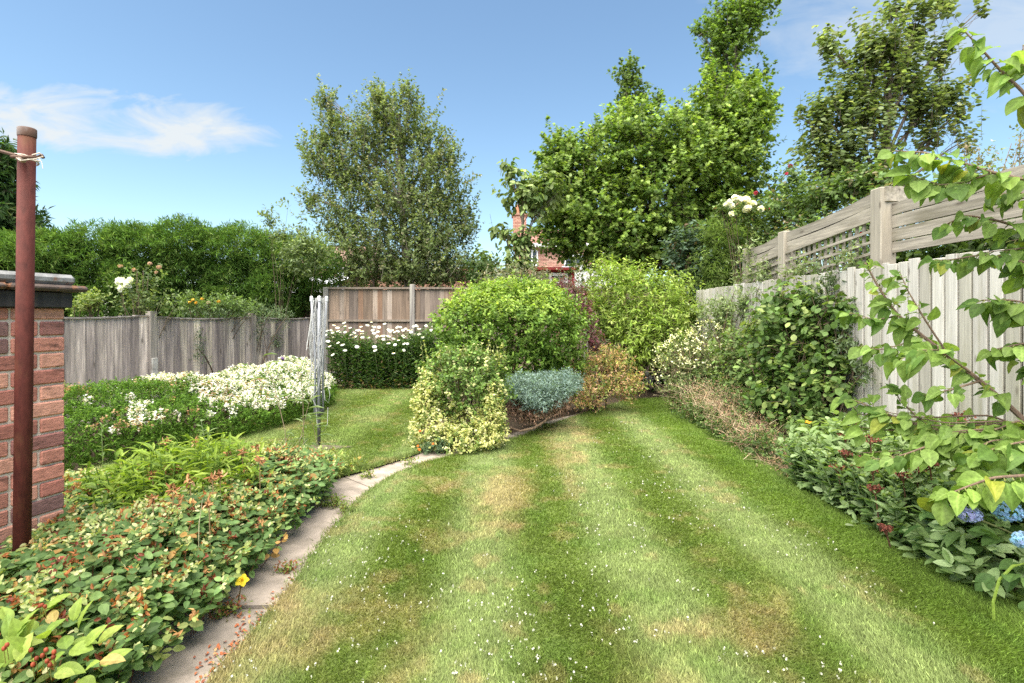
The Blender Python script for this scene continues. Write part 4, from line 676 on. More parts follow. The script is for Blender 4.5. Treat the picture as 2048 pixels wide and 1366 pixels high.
shrub('sparse_shrub', 'sparse buff twiggy shrub against the sky at the far right edge', 'shrub', (6.4, 7.0, 0), [B(*b, 7.0) for b in ((1960,320,34,20),(2000,345,40,24),(2040,300,24,28),(1935,300,16,14),(2060,260,20,30),(1960,380,60,40),(2040,400,60,60))], 300, 7, .06, .028, [((.22,.20,.12), 2), ((.17,.21,.08), 2), ((.27,.21,.15), 1)], stems=24, rmin=.1, lump=.5, tl=.3, up=.8, bark=(.24,.18,.13))

# ---------------------------------------------------------------- right-hand border
shrub('mixed_green_shrub', 'loose mid green shrub filling the gap between the cream flowered bush and the round-leaved climber', 'shrub', (3.1, 6.9, 0), [B(*b) for b in ((1475,700,44,50,7.1,.28),(1490,760,50,50,6.8,.3),(1450,790,40,40,7.1,.28),(1510,820,50,40,6.3,.3),(1430,830,36,26,7.0,.25),(1520,700,36,60,6.7,.2))], 800, 9, .055, .032, [((.13,.20,.055), 3), ((.18,.25,.08), 2), ((.08,.13,.035), 2), ((.25,.24,.12), .6)], T=OVAL, stems=22, rmin=.3, lump=.5, tl=.24, up=.5)
cb_ = shrub('cream_flowered_bush', 'twiggy bush dotted with tiny cream flowers halfway along the pale fence', 'shrub', (2.95, 8.0, 0), [B(*b) for b in ((1370,710,48,36,7.9,.4),(1420,690,50,40,8.0,.4),(1350,740,36,36,7.8,.3),(1400,740,50,44,7.7,.4),(1440,730,46,50,7.6,.35),(1370,775,36,30,7.6,.3),(1330,775,20,16,7.8,.2),(1450,650,36,28,8.2,.25))], 900, 9, .042, .022, [((.15,.20,.075), 3), ((.21,.25,.11), 1.6), ((.085,.125,.04), 2)], stems=30, rmin=.35, lump=.5, tl=.2, up=.4, bark=(.3,.22,.15), twigs=(2, .003, (.34,.25,.17)))
mb = MB(); S, O = blobpts([B(*b) for b in ((1370,700,50,38,7.85,.42),(1420,685,52,40,7.9,.42),(1340,740,30,36,7.75,.3),(1400,730,50,40,7.65,.4))], 520, rmin=.85, lump=.3, top=.5); sprays(mb, S, O, 3, .025, .022, [((.70,.68,.45), 3), ((.60,.62,.30), 1)], tl=.05, T=ROUND); tag(mb.build('flowers', PETAL, cb_), kind='stuff')
pb = shrub('pale_feathery_shrub', 'pale soft green shrub leaning on the far end of the pale fence', 'shrub', (3.15, 7.6, 0), [B(*b) for b in ((1440,620,40,22,8.1,.25),(1480,630,40,40,7.8,.25),(1500,600,45,36,7.4,.22),(1540,575,45,28,7.0,.2),(1450,660,40,30,8.0,.25),(1520,660,30,50,7.2,.2),(1480,570,30,20,7.9,.2),(1600,555,40,24,6.3,.14),(1650,540,40,26,5.9,.12),(1470,690,40,40,7.9,.25),(1510,515,36,36,7.6,.15),(1550,545,50,24,7.1,.15),(1620,552,50,18,6.2,.12),(1700,520,26,22,5.2,.08))], 1150, 9, .06, .024, [((.19,.25,.11), 3), ((.27,.31,.17), 1.6), ((.12,.17,.06), 1)], mat=SOFT, stems=20, rmin=.2, lump=.5, tl=.25, up=.4)
dw = thing('dry_weed_patch', (2.75, 6.2, 0), 'patch of dead straw-coloured stems along the edge of the lawn', 'dead weeds')
mb = MB(); m = 760; x = rng.uniform(2.45, 3.0, m); y = rng.uniform(4.55, 7.9, m); hh = rng.uniform(.12, .50, m)*(.55+.45*np.sin((y-4.4)*1.0)); hh = np.where(y < 5.2, hh*.6, hh)*(1+.75*sstep(5.6, 7.0, y))
for k in range(m):
    b = A(x[k], y[k], 0); l = rng.normal(size=2)*.16; e = b+A(l[0]-.04, l[1], hh[k]*.82); c_ = pick([((.50,.36,.24), 3), ((.36,.24,.16), 2), ((.54,.44,.29), 2), ((.22,.15,.10), 1.4)], 1)[0]; pts = bez(b, b+A(l[0]*.1, l[1]*.1, hh[k]*.8), e, 4); mb.tube(pts, [.0022, .002, .0018, .001], 3, c_, False)
    for q in range(4):
        s0 = pts[1+q % 3]+rnd(1)[0]*.015; mb.tube([s0, s0+rnd(1)[0]*.08+A(0, 0, .03)], [.002, .001], 3, c_*rng.uniform(.8, 1.2), False)
n_ = 10000; i = rng.integers(0, m, n_); t = rng.random(n_)**.6; p = np.stack([x[i]+rng.normal(size=n_)*.07, y[i]+rng.normal(size=n_)*.09, t*hh[i]+.01], 1); mb.leaves(p, rnd(n_), rnd(n_), rng.uniform(.012, .032, n_), .006, pick([((.50,.31,.18), 3), ((.28,.18,.11), 2), ((.48,.39,.24), 1.5), ((.24,.27,.09), 2.2)], n_), CURL)
mb.build('stems', DRY, dw)
S, O = blobpts([Bm(2.62, 4.9, .1, .22, .5, .2), Bm(2.55, 6.0, .1, .2, .8, .2), Bm(2.5, 7.2, .12, .2, .6, .25), Bm(2.9, 5.0, .15, .3, .5, .25), Bm(2.85, 6.5, .35, .3, .9, .25), Bm(3.0, 5.6, .3, .3, .7, .3), Bm(2.8, 7.5, .4, .3, .5, .3), Bm(2.5, 5.4, .12, .14, .8, .18), Bm(2.45, 6.6, .14, .14, .8, .22)], 1900, rmin=.2, lump=.5); mb = MB(); sprays(mb, S, O, 7, .045, .022, [((.10,.16,.04), 3), ((.15,.20,.07), 1.5), ((.06,.1,.03), 1.5)], tl=.12, up=.6); mb.build('green_weeds', LEAF, dw)
for nm, px, py, d_, lb in (('yellow_flower', 1618, 902, 4.75, 'single yellow-orange flower at the edge of the dead straw weeds'), ('amber_flower', 1615, 846, 4.95, 'small faded amber flower among dark leaves below the fence climber')):
    c = P(px, py, d_); t = thing(nm, (c[0], c[1], 0), lb, 'flower'); mb = MB(); k = 6; a = np.arange(k)*2*math.pi/k+.3; mb.leaves(np.repeat(c[None], k, 0), np.stack([np.cos(a), np.sin(a)-.4, .35+0*a], 1), UP+rnd(k)*.2, .055, .028, A(.72,.42,.02)*rng.uniform(.85, 1.1, (k, 1)), OVAL); mb.build('bloom', PETAL, t); mb = MB(); mb.tube([A(c[0], c[1], 0), A(c[0]+.01, c[1], c[2]*.6), c], .004, 5, (.12,.18,.05), False); k = 8; mb.leaves(c+A(0, 0, -.1)+rnd(k)*.06, rnd(k), UP+rnd(k)*.3, .07, .02, (np.ones((k, 1))*A(.12,.2,.05)), OVAL); mb.build('stem', LEAF, t)
cl = [B(*b) for b in ((1600,640,80,70,5.75,.22),(1570,720,70,70,5.85,.28),(1640,720,70,70,5.45,.28),(1600,780,90,60,5.6,.32),(1660,790,50,60,5.2,.28),(1545,650,50,60,6.1,.2),(1640,640,56,50,5.45,.16),(1680,620,28,46,5.15,.12),(1620,840,60,40,5.3,.3),(1550,800,50,50,5.9,.3),(1660,690,50,40,5.25,.2),(1570,610,30,40,5.9,.14),(1690,740,26,30,5.05,.14),(1600,590,44,24,5.7,.14),(1640,870,40,26,5.1,.2))]
shrub('round_leaved_climber', 'dark green round-leaved climber covering the middle of the pale fence', 'climber', (3.1, 5.6, 0), cl, 1500, 6, .072, .056, [((.10,.17,.04), 3), ((.15,.225,.06), 2), ((.07,.125,.03), 2), ((.24,.30,.09), .9)], T=ROUND, mat=GLOSS, stems=26, rmin=.5, lump=.45, lf=2.4, tl=.26, out=.6, up=.2, droop=.35, nup=.6, twigs=(5, .004, (.13,.09,.06)))
shrub('grey_leaved_climber', 'thin stems with small grey-green leaves trailing across the pale fence', 'climber', (3.2, 5.1, 0), [B(*b) for b in ((1690,690,24,22,5.0,.06),(1720,720,16,24,4.8,.05),(1735,745,14,20,4.75,.05),(1660,560,30,24,5.3,.06),(1640,590,24,20,5.4,.06),(1700,640,14,20,5.0,.05)) ], 130, 6, .05, .02, [((.13,.17,.10), 2), ((.08,.12,.05), 2)], stems=18, rmin=.1, tl=.2, up=.0, rn=.9, r=.005)
# sedum
sd = thing('sedum_clump', (2.75, 3.5, 0), 'fleshy grey-green sedum clump with dark red dead flower heads along the lawn edge', 'sedum')
m = 330; x = rng.uniform(2.42, 3.2, m); y = rng.uniform(2.95, 4.35, m); x = np.maximum(x, 2.42+.10*(y < 3.2)); hh = rng.uniform(.26, .42, m)+.22*sstep(2.5, 3.0, x); ln = np.stack([(2.75-x)*-.35, (3.6-y)*-.12], 1)+rng.normal(size=(m, 2))*.05; mb = MB(); sm = MB()
for k in range(m): sm.tube(bez(A(x[k], y[k], 0), A(x[k]+ln[k, 0]*.3, y[k]+ln[k, 1]*.3, hh[k]*.6), A(x[k]+ln[k, 0], y[k]+ln[k, 1], hh[k]), 4), .006, 4, (.16,.22,.09), False)
lv = 9; t = np.tile(np.linspace(.12, 1.0, lv), m); b = np.repeat(np.c_[x, y], lv, 0)+np.repeat(ln, lv, 0)*(t**1.6)[:, None]; a = np.tile(np.arange(lv)*1.65, m)+np.repeat(rng.random(m)*6.28, lv)
for q in (0, math.pi):
    d = np.stack([np.cos(a+q), np.sin(a+q), .35+.5*t], 1); n_ = m*lv; s = (.105-.055*np.maximum(0, t-.6)*2.2); mb.leaves(np.c_[b, t*np.repeat(hh, lv)], d, UP+rnd(n_)*.25, s*rng.uniform(.8, 1.15, n_), s*.48, pick([((.18,.27,.10), 3), ((.235,.325,.15), 2), ((.12,.20,.065), 2)], n_)*np.exp(rng.normal(size=(n_, 1))*.14), OVAL)
n_ = m*9; i = np.repeat(np.arange(m), 9); mb.leaves(np.stack([x[i]+ln[i, 0]+rng.normal(size=n_)*.018, y[i]+ln[i, 1]+rng.normal(size=n_)*.018, hh[i]+.01+rng.normal(size=n_)*.008], 1), rnd(n_)+UP, UP+rnd(n_), .022, .016, pick([((.25,.32,.14), 2), ((.19,.27,.11), 1)], n_), OVAL); S, O = blobpts([Bm(2.50, y_, .15, .15, .3, .20) for y_ in (2.75, 3.1, 3.5, 3.9, 4.3)]+[Bm(2.75, y_, .36, .3, .35, .2) for y_ in (2.9, 3.4, 3.9, 4.3)], 460, rmin=.4); sprays(mb, S, O, 6, .085, .046, [((.23,.32,.13), 3), ((.30,.39,.19), 2), ((.16,.24,.08), 1.6)], T=OVAL, tl=.14, out=.5, up=.9, rn=.4, nup=.9, cj=.12); mb.build('foliage', LEAF, sd); sm.build('stems', DRY, sd)
for px, py, x_, r in ((1676,934,2.55,.05),(1745,938,2.6,.05),(1716,932,2.6,.045),(1806,950,2.65,.045),(1832,936,2.75,.06),(1924,833,3.1,.075),(1690,872,2.75,.05),(1740,878,2.75,.06),(1690,905,2.65,.045),(1750,976,2.52,.045),(1772,1056,2.44,.04),(1705,842,2.9,.06),(1860,925,2.8,.04),(1725,918,2.65,.04)):
    d_ = x_*F/(px-CX)*.93; c = P(px, py, d_); mb = MB(); k = 70; q = rnd(k)*A(r, r, r*.35)*rng.random((k, 1))**.4; mb.leaves(c+q, rnd(k)+UP*.6, rnd(k), .016, .013, pick([((.17,.05,.035), 3), ((.24,.085,.05), 1.5), ((.10,.03,.025), 1)], k), ROUND); mb.tube([A(c[0]+.07, c[1]+.05, max(0, c[2]-.3)), c-A(0, 0, .02)], [.006, .005], 4, (.16,.08,.05), False)
    for z_ in range(7): e = rnd(1)[0]*A(r*.8, r*.8, .01); mb.tube([c-A(0, 0, .04), c+e-A(0, 0, .005)], .003, 3, (.16,.06,.04), False)
    mb.build('dead_flower_head', DRY, sd)
# hydrangea
hy = thing('blue_hydrangea', (2.95, 2.65, 0), 'dark-leaved hydrangea with blue mophead flowers at the right edge', 'hydrangea')
mb = MB(); S, O = blobpts([Bm(2.92, 2.72, .32, .5, .62, .36), Bm(3.1, 2.4, .4, .4, .5, .4), Bm(2.72, 3.0, .22, .30, .34, .24), Bm(2.66, 2.62, .2, .24, .4, .2)], 460, rmin=.55, lump=.3); n_ = len(S); a = rng.random(n_)*6.28
Cl = pick([((.09,.165,.045), 3), ((.13,.215,.06), 2), ((.06,.12,.03), 2)], n_)*np.exp(rng.normal(size=(n_, 1))*.15); mb.leaves(S, O*.8+rnd(n_)*.5-UP*.1, UP*1.0+O*.3+rnd(n_)*.3, rng.uniform(.085, .135, n_), rng.uniform(.06, .09, n_), Cl[:, None]*BIGTINT[None, :, None]**.5, BIG); mb.build('foliage', GLOSS, hy, smooth=True)
mb = MB()
for k in range(34): e = S[k*7 % n_]; mb.tube(bez(A(2.95+rng.normal()*.12, 2.65+rng.normal()*.14, 0), A(e[0]*.5+1.45, e[1]*.5+1.3, e[2]*.8), e, 5), .005, 4, (.14,.15,.06), False)
mb.build('stems', BARK, hy)
for px, py, d_, r, cc in ((1935,1027,2.42,.050,(.30,.34,.74)),(2012,1020,2.40,.066,(.20,.36,.70)),(2044,1078,2.34,.05,(.26,.45,.76)),(2042,872,2.9,.06,(.28,.38,.74))):
    c = P(px, py, d_); mb = MB(); k = 120; d = rnd(k); d[:, 1] = -abs(d[:, 1])*.9+.35*d[:, 1]; d = nrm(d); q = c+d*A(r, r, r*.62)
    t1 = nrm(np.cross(d, rnd(k))); t2 = np.cross(d, t1); cv = (A(*cc)*.92+.03)*np.exp(rng.normal(size=(k, 1))*.12)*(1+.07*rng.normal(size=(k, 3)))
    for w_ in range(4): e = t1*math.cos(w_*math.pi/2)+t2*math.sin(w_*math.pi/2); mb.leaves(q+d*rng.uniform(-.008, .006, (k, 1)), e+d*.25, d+rnd(k)*.25, .0095, .0095, np.clip(cv, .03, .85), ROUND)
    mb.build('flower_head', PETAL, hy); 
# big-leaved shrub reaching in from the right
bl = thing('large_leaved_shrub', (3.02, 2.35, 0), 'large broad-leaved shrub arching into view from the right edge', 'shrub')
lm = MB(); wm = MB(); root = A(3.05, 2.4, 0)
def bigleaves(p, d, n, L, W, pal): 
    m = len(p); c = pick(pal, m)*np.exp(rng.normal(size=(m, 1))*.13); L = np.broadcast_to(L, (m,))*rng.choice([.62, .85, 1, 1.08], m); W = np.broadcast_to(W, (m,)); c = np.where(rng.random((m, 1)) < .05, c*A(1.35, 1.0, .7), c); keep = rng.random(m) < .5
    for sel, T_ in ((keep, BIG), (~keep, BIG2)):
        if sel.any(): lm.leaves(p[sel], d[sel], n[sel], L[sel], np.minimum(W[sel], L[sel]*.74), c[sel][:, None]*BIGTINT[None, :, None]**.7, T_)
palL_ = [((.145,.225,.045), 3), ((.20,.295,.07), 2), ((.095,.17,.034), 2)]
def bough(pts, n, r=.010, size=.125, tipsize=.6, both=True, spread=.8, pal=palL_, down=.25, start=.0, side=None):
    n = int(n*2.05); pts = np.array(pts); t = np.linspace(0, 1, len(pts)); tt = np.linspace(0, 1, 26); q = np.stack([np.interp(tt, t, pts[:, k]) for k in range(3)], 1); q[1:-1] = (q[:-2]+q[1:-1]*2+q[2:])/4
    wm.tube(q, np.linspace(r, r*.3, 26), 7, (.17,.115,.085)); k = np.linspace(start*25, 25, n); i = np.minimum(k.astype(int), 24); f = (k-i)[:, None]; p = q[i]*(1-f)+q[i+1]*f; T_ = nrm(q[i+1]-q[i]); m = len(p)
    sdv = nrm(np.cross(T_, UP+rnd(m)*.35)); sg = np.where(np.arange(m) % 2, 1, -1)[:, None]; d = nrm(T_*.5+sdv*sg*spread+rnd(m)*.55-UP*(down+.35*rng.random((m, 1)))); s = size*.96*(1-(1-tipsize)*(k/25)**2)*rng.uniform(.72, 1.12, m)
    pe = p+d*.022; bigleaves(pe, d, UP*.8-A(.25, 1, 0)*.75+rnd(m)*.45, s, s*rng.uniform(.60, .78, m), pal)
    for j in range(m): wm.tube([p[j], pe[j]], .0025, 4, (.20,.22,.07), False)
def Q(*a): return [P(*v) for v in a]
for top_ in ((2150,330,2.3),(2150,640,2.5),(2150,900,2.5),(2150,480,2.45)):
    e = P(*top_); wm.tube(bez(root, A(root[0]+.02, root[1]+.02, e[2]*.7), e, 8), np.linspace(.022, .012, 8), 7, (.15,.11,.08))
bough(Q((2150,960,2.5),(2048,838,2.62),(1960,762,2.7),(1900,715,2.78),(1845,672,2.85),(1795,630,2.93),(1760,580,3.0),(1730,525,3.05)), 42, .015, .112, .8, start=.2, down=.35)
bough(Q((1900,715,2.78),(1850,640,2.8),(1815,580,2.85),(1800,545,2.9)), 10, .006, .085, .7, start=.3)
bough(Q((1795,632,2.93),(1750,640,2.95),(1700,625,3.0)), 7, .005, .11, .9, start=.4); bough(Q((1845,672,2.85),(1800,690,2.9),(1760,700,2.9),(1720,690,2.95)), 8, .005, .10, .9, start=.3)
bough(Q((1960,762,2.7),(1900,780,2.65),(1850,790,2.7)), 7, .006, .10, .9, start=.3); bough(Q((1940,745,2.7),(1880,700,2.6),(1840,700,2.6),(1800,720,2.62)), 9, .005, .115, .9, start=.3)
bough(Q((2150,320,2.3),(2048,185,2.33),(2000,140,2.36),(1960,95,2.4),(1925,58,2.42)), 15, .009, .105, .75, start=.35, down=.5, pal=[((.20,.30,.06), 3), ((.15,.24,.05), 2)])
bough(Q((2150,370,2.3),(2060,362,2.33),(1985,345,2.36),(1910,322,2.38),(1850,305,2.42),(1790,302,2.46)), 26, .010, .11, .85, start=.15, down=.45, pal=[((.22,.32,.06), 2), ((.155,.24,.05), 2.4), ((.11,.19,.04), 1)])
bough(Q((1985,345,2.36),(1930,365,2.4),(1880,370,2.42),(1820,350,2.46)), 11, .005, .115, .9, start=.2, down=.45)
bough(Q((2150,500,2.45),(2060,460,2.48),(1990,440,2.5),(1930,430,2.52),(1890,450,2.55)), 17, .009, .10, .8, start=.1, down=.5)
bough(Q((2150,560,2.45),(2070,530,2.48),(2010,515,2.5),(1960,510,2.54),(1900,520,2.6),(1880,520,2.6)), 18, .008, .10, .8, start=.1, down=.5); bough(Q((2150,420,2.4),(2090,400,2.42),(2040,385,2.45),(1990,390,2.5)), 14, .008, .11, .9, start=.05, down=.5)
bough(Q((2150,620,2.45),(2080,610,2.5),(2020,600,2.52),(1965,600,2.55)), 15, .008, .115, .95, start=.1, down=.5); bough(Q((2150,690,2.5),(2090,680,2.5),(2030,690,2.55),(1985,700,2.6)), 13, .008, .10, .9, start=.1, down=.4)
bough(Q((2150,300,2.3),(2090,240,2.3),(2050,150,2.34),(2046,90,2.36)), 7, .007, .12, .9, start=.5, down=.6); bough(Q((2150,760,2.5),(2090,740,2.5),(2050,720,2.5)), 9, .008, .11, .9, start=.0, down=.4)
bough(Q((2150,930,2.5),(2048,905,2.55),(1960,890,2.65),(1900,868,2.75),(1860,855,2.8),(1800,838,2.9),(1745,815,3.0),(1695,795,3.1)), 32, .011, .115, .85, start=.15, down=.15)
bough(Q((1860,855,2.8),(1830,830,2.85),(1800,800,2.9),(1785,775,2.95)), 8, .006, .105, .8, start=.2, down=.1); bough(Q((1900,868,2.75),(1860,890,2.72),(1820,905,2.7),(1770,920,2.75),(1740,915,2.8)), 10, .006, .105, .9, start=.2, down=.3)
bough(Q((2150,960,2.35),(2060,950,2.34),(1985,955,2.34),(1930,975,2.36),(1880,995,2.4)), 17, .009, .125, 1.0, start=.1, down=.35, pal=[((.19,.285,.055), 3), ((.14,.225,.045), 2)])
bough(Q((2150,880,2.4),(2070,880,2.4),(2010,890,2.42),(1950,910,2.45)), 17, .008, .115, .95, start=.05, down=.25); bough(Q((2100,890,2.5),(2040,840,2.55),(1990,860,2.6),(1940,860,2.65)), 12, .007, .105, .9, start=.1, down=.2)
for k in range(16):
    y0 = 900+70*rng.random(); x1 = rng.uniform(1690, 1960); y1 = 800+(x1-1690)*.30+rng.uniform(-25, 110); d0 = rng.uniform(2.35, 2.6); d1 = 2.35+(2048-x1)/358*.75
    bough(Q((2150, y0, d0), ((2150+x1)/2+60, (y0+y1)/2-35, (d0+d1)/2), ((2150+x1)/2-60, (y0+y1)/2-30, (d0*.4+d1*.6)), (x1, y1, d1)), 8, .007, .112, .95, start=.25, down=.25, pal=[((.20,.295,.065), 3), ((.155,.24,.055), 2), ((.25,.34,.09), 1)])
for k in range(5):
    x1 = rng.uniform(1960, 2040); y1 = rng.uniform(340, 760); bough(Q((2150, y1+20, 2.45), ((2150+x1)/2, y1-10, 2.5), (x1, y1, 2.5+.1*rng.random())), 6, .006, .11, .95, start=.2, down=.45)
lm.build('leaves', LEAF, bl, smooth=True); wm.build('branches', BARK, bl)
t = thing('arching_leaf', G(1990, 1215), 'single thin yellow-green arching leaf blade at the bottom right of the lawn', 'leaf blade'); mb = MB(); g0 = G(1988, 1250); d_ = g0[1]; mb.tube([P(1988,1250,d_), P(1986,1205,d_), P(1998,1160,d_), P(2025,1132,d_), P(2070,1122,d_), P(2110,1135,d_)], [.006, .006, .006, .006, .005, .003], 5, (.26,.36,.06)); mb.build('blade', LEAF, t)
c = G(1690, 1050, .045); mb = MB(); mb.leaves(c[None], A(1, .15, .02)[None], A(0, -.2, 1)[None], .075, .03, A(.30,.36,.20)[None], OVAL); tag(mb.build('fallen_leaf', LEAF, org=tuple(c)), 'single pale fallen leaf lying on the lawn beside the sedum', 'leaf')

# ---------------------------------------------------------------- left-hand border
HB = [A(-1.36, .9), A(-1.38, 2.2), A(-1.42, 3.0), A(-1.44, 3.9), A(-1.58, 4.45), A(-2.0, 4.25), A(-2.7, 3.85), A(-3.25, 3.5), A(-3.2, 3.0), A(-2.42, 2.72), A(-2.30, 2.4), A(-2.36, 1.9), A(-2.36, .9)]
poly = np.array(HB); mb = MB(); m = 9000; x = rng.uniform(-3.7, -1.42, m); y = rng.uniform(.95, 4.8, m); ok = inpoly(x, y, poly) & ((x+2.15)**2/.30+(y-3.35)**2/.36 > .42); x = x[ok]; y = y[ok]; m = len(x)
ed = np.clip((-1.34-x)/.40, 0, 1); bk = np.clip((4.55+.42*(x+1.6)-y)/.7, .2, 1); p3 = np.stack([x*2.2, y*2.2, 0*x], 1); hh = (.14+.26*ed**.8)*(.62+.38*bk)*(.78+.44*fbm(p3, 15, 3)); ln = rng.normal(size=(m, 2))*.05; ln[:, 0] += .07*(1-ed)
lv = 4; t = np.tile(np.array([.45, .65, .84, 1.0]), m); b = np.repeat(np.c_[x, y], lv, 0)+np.repeat(ln, lv, 0)*t[:, None]; z = t*np.repeat(hh, lv); a = np.repeat(rng.random(m)*6.28, lv)+np.tile(np.arange(lv)*math.pi/2, m)
palHy = [((.11,.19,.058), 3), ((.15,.235,.075), 2.2), ((.075,.135,.04), 1.8), ((.24,.29,.09), .6), ((.34,.20,.06), .18)]; cst = np.repeat(pick(palHy, m), lv, 0)
for q in (0, math.pi):
    n_ = m*lv; d = np.stack([np.cos(a+q), np.sin(a+q), .10+.25*rng.normal(size=n_)], 1); s = rng.uniform(.032, .060, n_); mb.leaves(np.c_[b, z], d, UP*.75+rnd(n_)*.42-A(0, .40, 0), s, s*.60, cst*np.exp(rng.normal(size=(n_, 1))*.17), OVAL)
i = np.nonzero(rng.random(m) < .20)[0]; k = 9; ii = np.repeat(i, k); n_ = len(ii); cp = np.repeat(pick([((.36,.13,.045), 3), ((.45,.24,.10), 2), ((.20,.055,.035), 2), ((.50,.34,.17), 1)], len(i)), k, 0); tip = np.stack([x+ln[:, 0], y+ln[:, 1], hh], 1)
mb.leaves(tip[ii]+rng.normal(size=(n_, 3))*.012, rnd(n_)+UP*.3, rnd(n_), rng.uniform(.014, .032, n_), .013, cp*np.exp(rng.normal(size=(n_, 1))*.25), CURL)
i = np.nonzero(rng.random(m) < .24)[0]; k = 7; ii = np.repeat(i, k); n_ = len(ii); mb.leaves(tip[ii]+A(0, 0, .012)+rng.normal(size=(n_, 3))*.014, rnd(n_)+UP*.5, UP+rnd(n_), rng.uniform(.016, .028, n_), .015, pick([((.46,.50,.22), 3), ((.55,.53,.29), 2), ((.33,.40,.13), 1)], n_), OVAL)
for k in range(0, m, 5): mb.tube([A(x[k], y[k], 0), A(x[k]+ln[k, 0], y[k]+ln[k, 1], hh[k])], .0025, 3, (.22,.10,.06), False)
tag(mb.build('leafy_ground_cover', LEAF), 'dense low ground cover with oval leaves, buff pods and rusty dead flowers beside the path', 'ground cover', kind='stuff')
c = P(484, 1160, 2.5); t = thing('bright_yellow_flower', (c[0], c[1], 0), 'single bright yellow flower where the ground cover meets the path', 'flower'); mb = MB(); k = 5; a = np.arange(k)*2*math.pi/k; nn = nrm(A(.35, -.5, .7)); t1 = nrm(np.cross(nn, A(1, 0, 0))); t2 = np.cross(nn, t1); mb.leaves(np.repeat(c[None], k, 0), np.cos(a)[:, None]*t1+np.sin(a)[:, None]*t2, np.repeat(nn[None], k, 0), .034, .028, np.ones((k, 1))*A(.78,.60,.02), ROUND); k = 30; mb.leaves(c+0*rnd(k), nn+rnd(k)*.7, rnd(k), .02, .003, np.ones((k, 1))*A(.8,.6,.05), DIA); mb.build('bloom', PETAL, t); mb = MB(); mb.tube([A(c[0]-.05, c[1]+.05, 0), c], .003, 4, (.2,.14,.06), False); mb.build('stem', DRY, t)
al = thing('bright_green_clump', (-2.15, 3.4, 0), 'bright green clump of narrow leaves with brown seed heads in the ground cover', 'perennial')
mb = MB(); m = 300; r_ = rng.random(m)**.5; a = rng.random(m)*6.28; bx = -2.16+.38*r_*np.cos(a); by = 3.35+.44*r_*np.sin(a); hh = .58-.20*r_**2+rng.normal(size=m)*.04; ln = np.stack([np.cos(a), np.sin(a)], 1)*(.14*r_)[:, None]+rng.normal(size=(m, 2))*.04
lv = 13; t = np.tile(np.linspace(.3, 1, lv), m); b = np.repeat(np.c_[bx, by], lv, 0)+np.repeat(ln, lv, 0)*(t**1.5)[:, None]; aa = rng.random(m*lv)*6.28; n_ = m*lv; d = np.stack([np.cos(aa), np.sin(aa), .55+.3*rng.normal(size=n_)], 1); mb.leaves(np.c_[b, t*np.repeat(hh, lv)], d, UP+rnd(n_)*.35, rng.uniform(.07, .12, n_), rng.uniform(.016, .024, n_), np.repeat(pick([((.21,.30,.035), 3), ((.27,.355,.055), 2), ((.14,.22,.03), 1.6)], m), lv, 0)*np.exp(rng.normal(size=(n_, 1))*.15), STRAP)
for k in range(m): mb.tube([A(bx[k], by[k], 0), A(bx[k]+ln[k, 0], by[k]+ln[k, 1], hh[k])], .004, 3, (.16,.25,.05), False)
mb.build('foliage', LEAF, al)
for px, py, d_ in ((268,935,3.55),(305,950,3.3),(330,942,3.4),(355,938,3.5),(455,907,3.75),(425,955,3.2),(440,950,3.25),(345,978,3.0),(305,998,2.9),(390,886,3.85),(332,885,3.8),(512,895,3.8),(485,905,3.7),(418,1010,2.85),(520,920,3.55),(380,960,3.15)):
    c = P(px, py, d_-.28); mb = MB(); k = 16; mb.leaves(c+rnd(k)*.012, rnd(k)+UP*.2, rnd(k), rng.uniform(.02, .045, k), .013, pick([((.42,.21,.09), 3), ((.28,.12,.05), 2), ((.5,.33,.18), 1)], k), CURL); mb.tube([A(c[0]*.97-.05, c[1]*.97+.1, max(.05, c[2]-.35)), c], .003, 4, (.3,.2,.1), False); mb.build('seed_head', DRY, al)
tu = thing('red_berried_plant', P(60, 1400, 1.62)*A(1, 1, 0), 'yellow-green broad-leaved plant with red berries in the bottom left corner', 'shrub')
mb = MB(); S, O = blobpts([B(40,1340,95,60,1.62,.2), B(110,1370,60,50,1.6,.16), B(20,1290,40,40,1.7,.14)], 150, rmin=.5, lump=.3); n_ = len(S); c_ = pick([((.24,.33,.06), 3), ((.31,.38,.085), 2), ((.18,.27,.05), 2), ((.38,.29,.10), .4)], n_); mb.leaves(S, O*.8+rnd(n_)*.5, UP*1.1+rnd(n_)*.3-A(0, .3, 0), rng.uniform(.055, .10, n_), rng.uniform(.036, .055, n_), c_[:, None]*BIGTINT[None, :, None]**.35, BIG); mb.build('foliage', LEAF, tu, smooth=True)
mb = MB()
for k in range(16): e = S[k*5 % n_]; mb.tube([A(-1.5+rng.normal()*.05, 1.62+rng.normal()*.05, 0), e*A(.6, .6, .7)+A(-.6, .65, 0), e], [.004, .003, .002], 4, (.22,.13,.06), False)
mb.build('stems', DRY, tu)
for px, py in ((92,1300),(73,1317),(85,1311),(108,1304),(107,1314),(94,1322),(66,1329),(80,1212),(84,1210),(90,1213),(14,1290),(8,1297),(62,1300),(100,1330)):
    c = P(px, py, 1.48 if py > 1230 else 1.75); mb = MB(); mb.lathe([(0, .0075), (.0045, .0055), (.006, 0), (.0045, -.005), (0, -.006)], c, 10, A(.28,.06,.025)*rng.uniform(.8, 1.4)); mb.tube([c-A(0, 0, .008), c-A(.005, -.01, .05)], .0012, 3, (.3,.28,.08), False); mb.build('berry', GLOSS, tu, smooth=True)
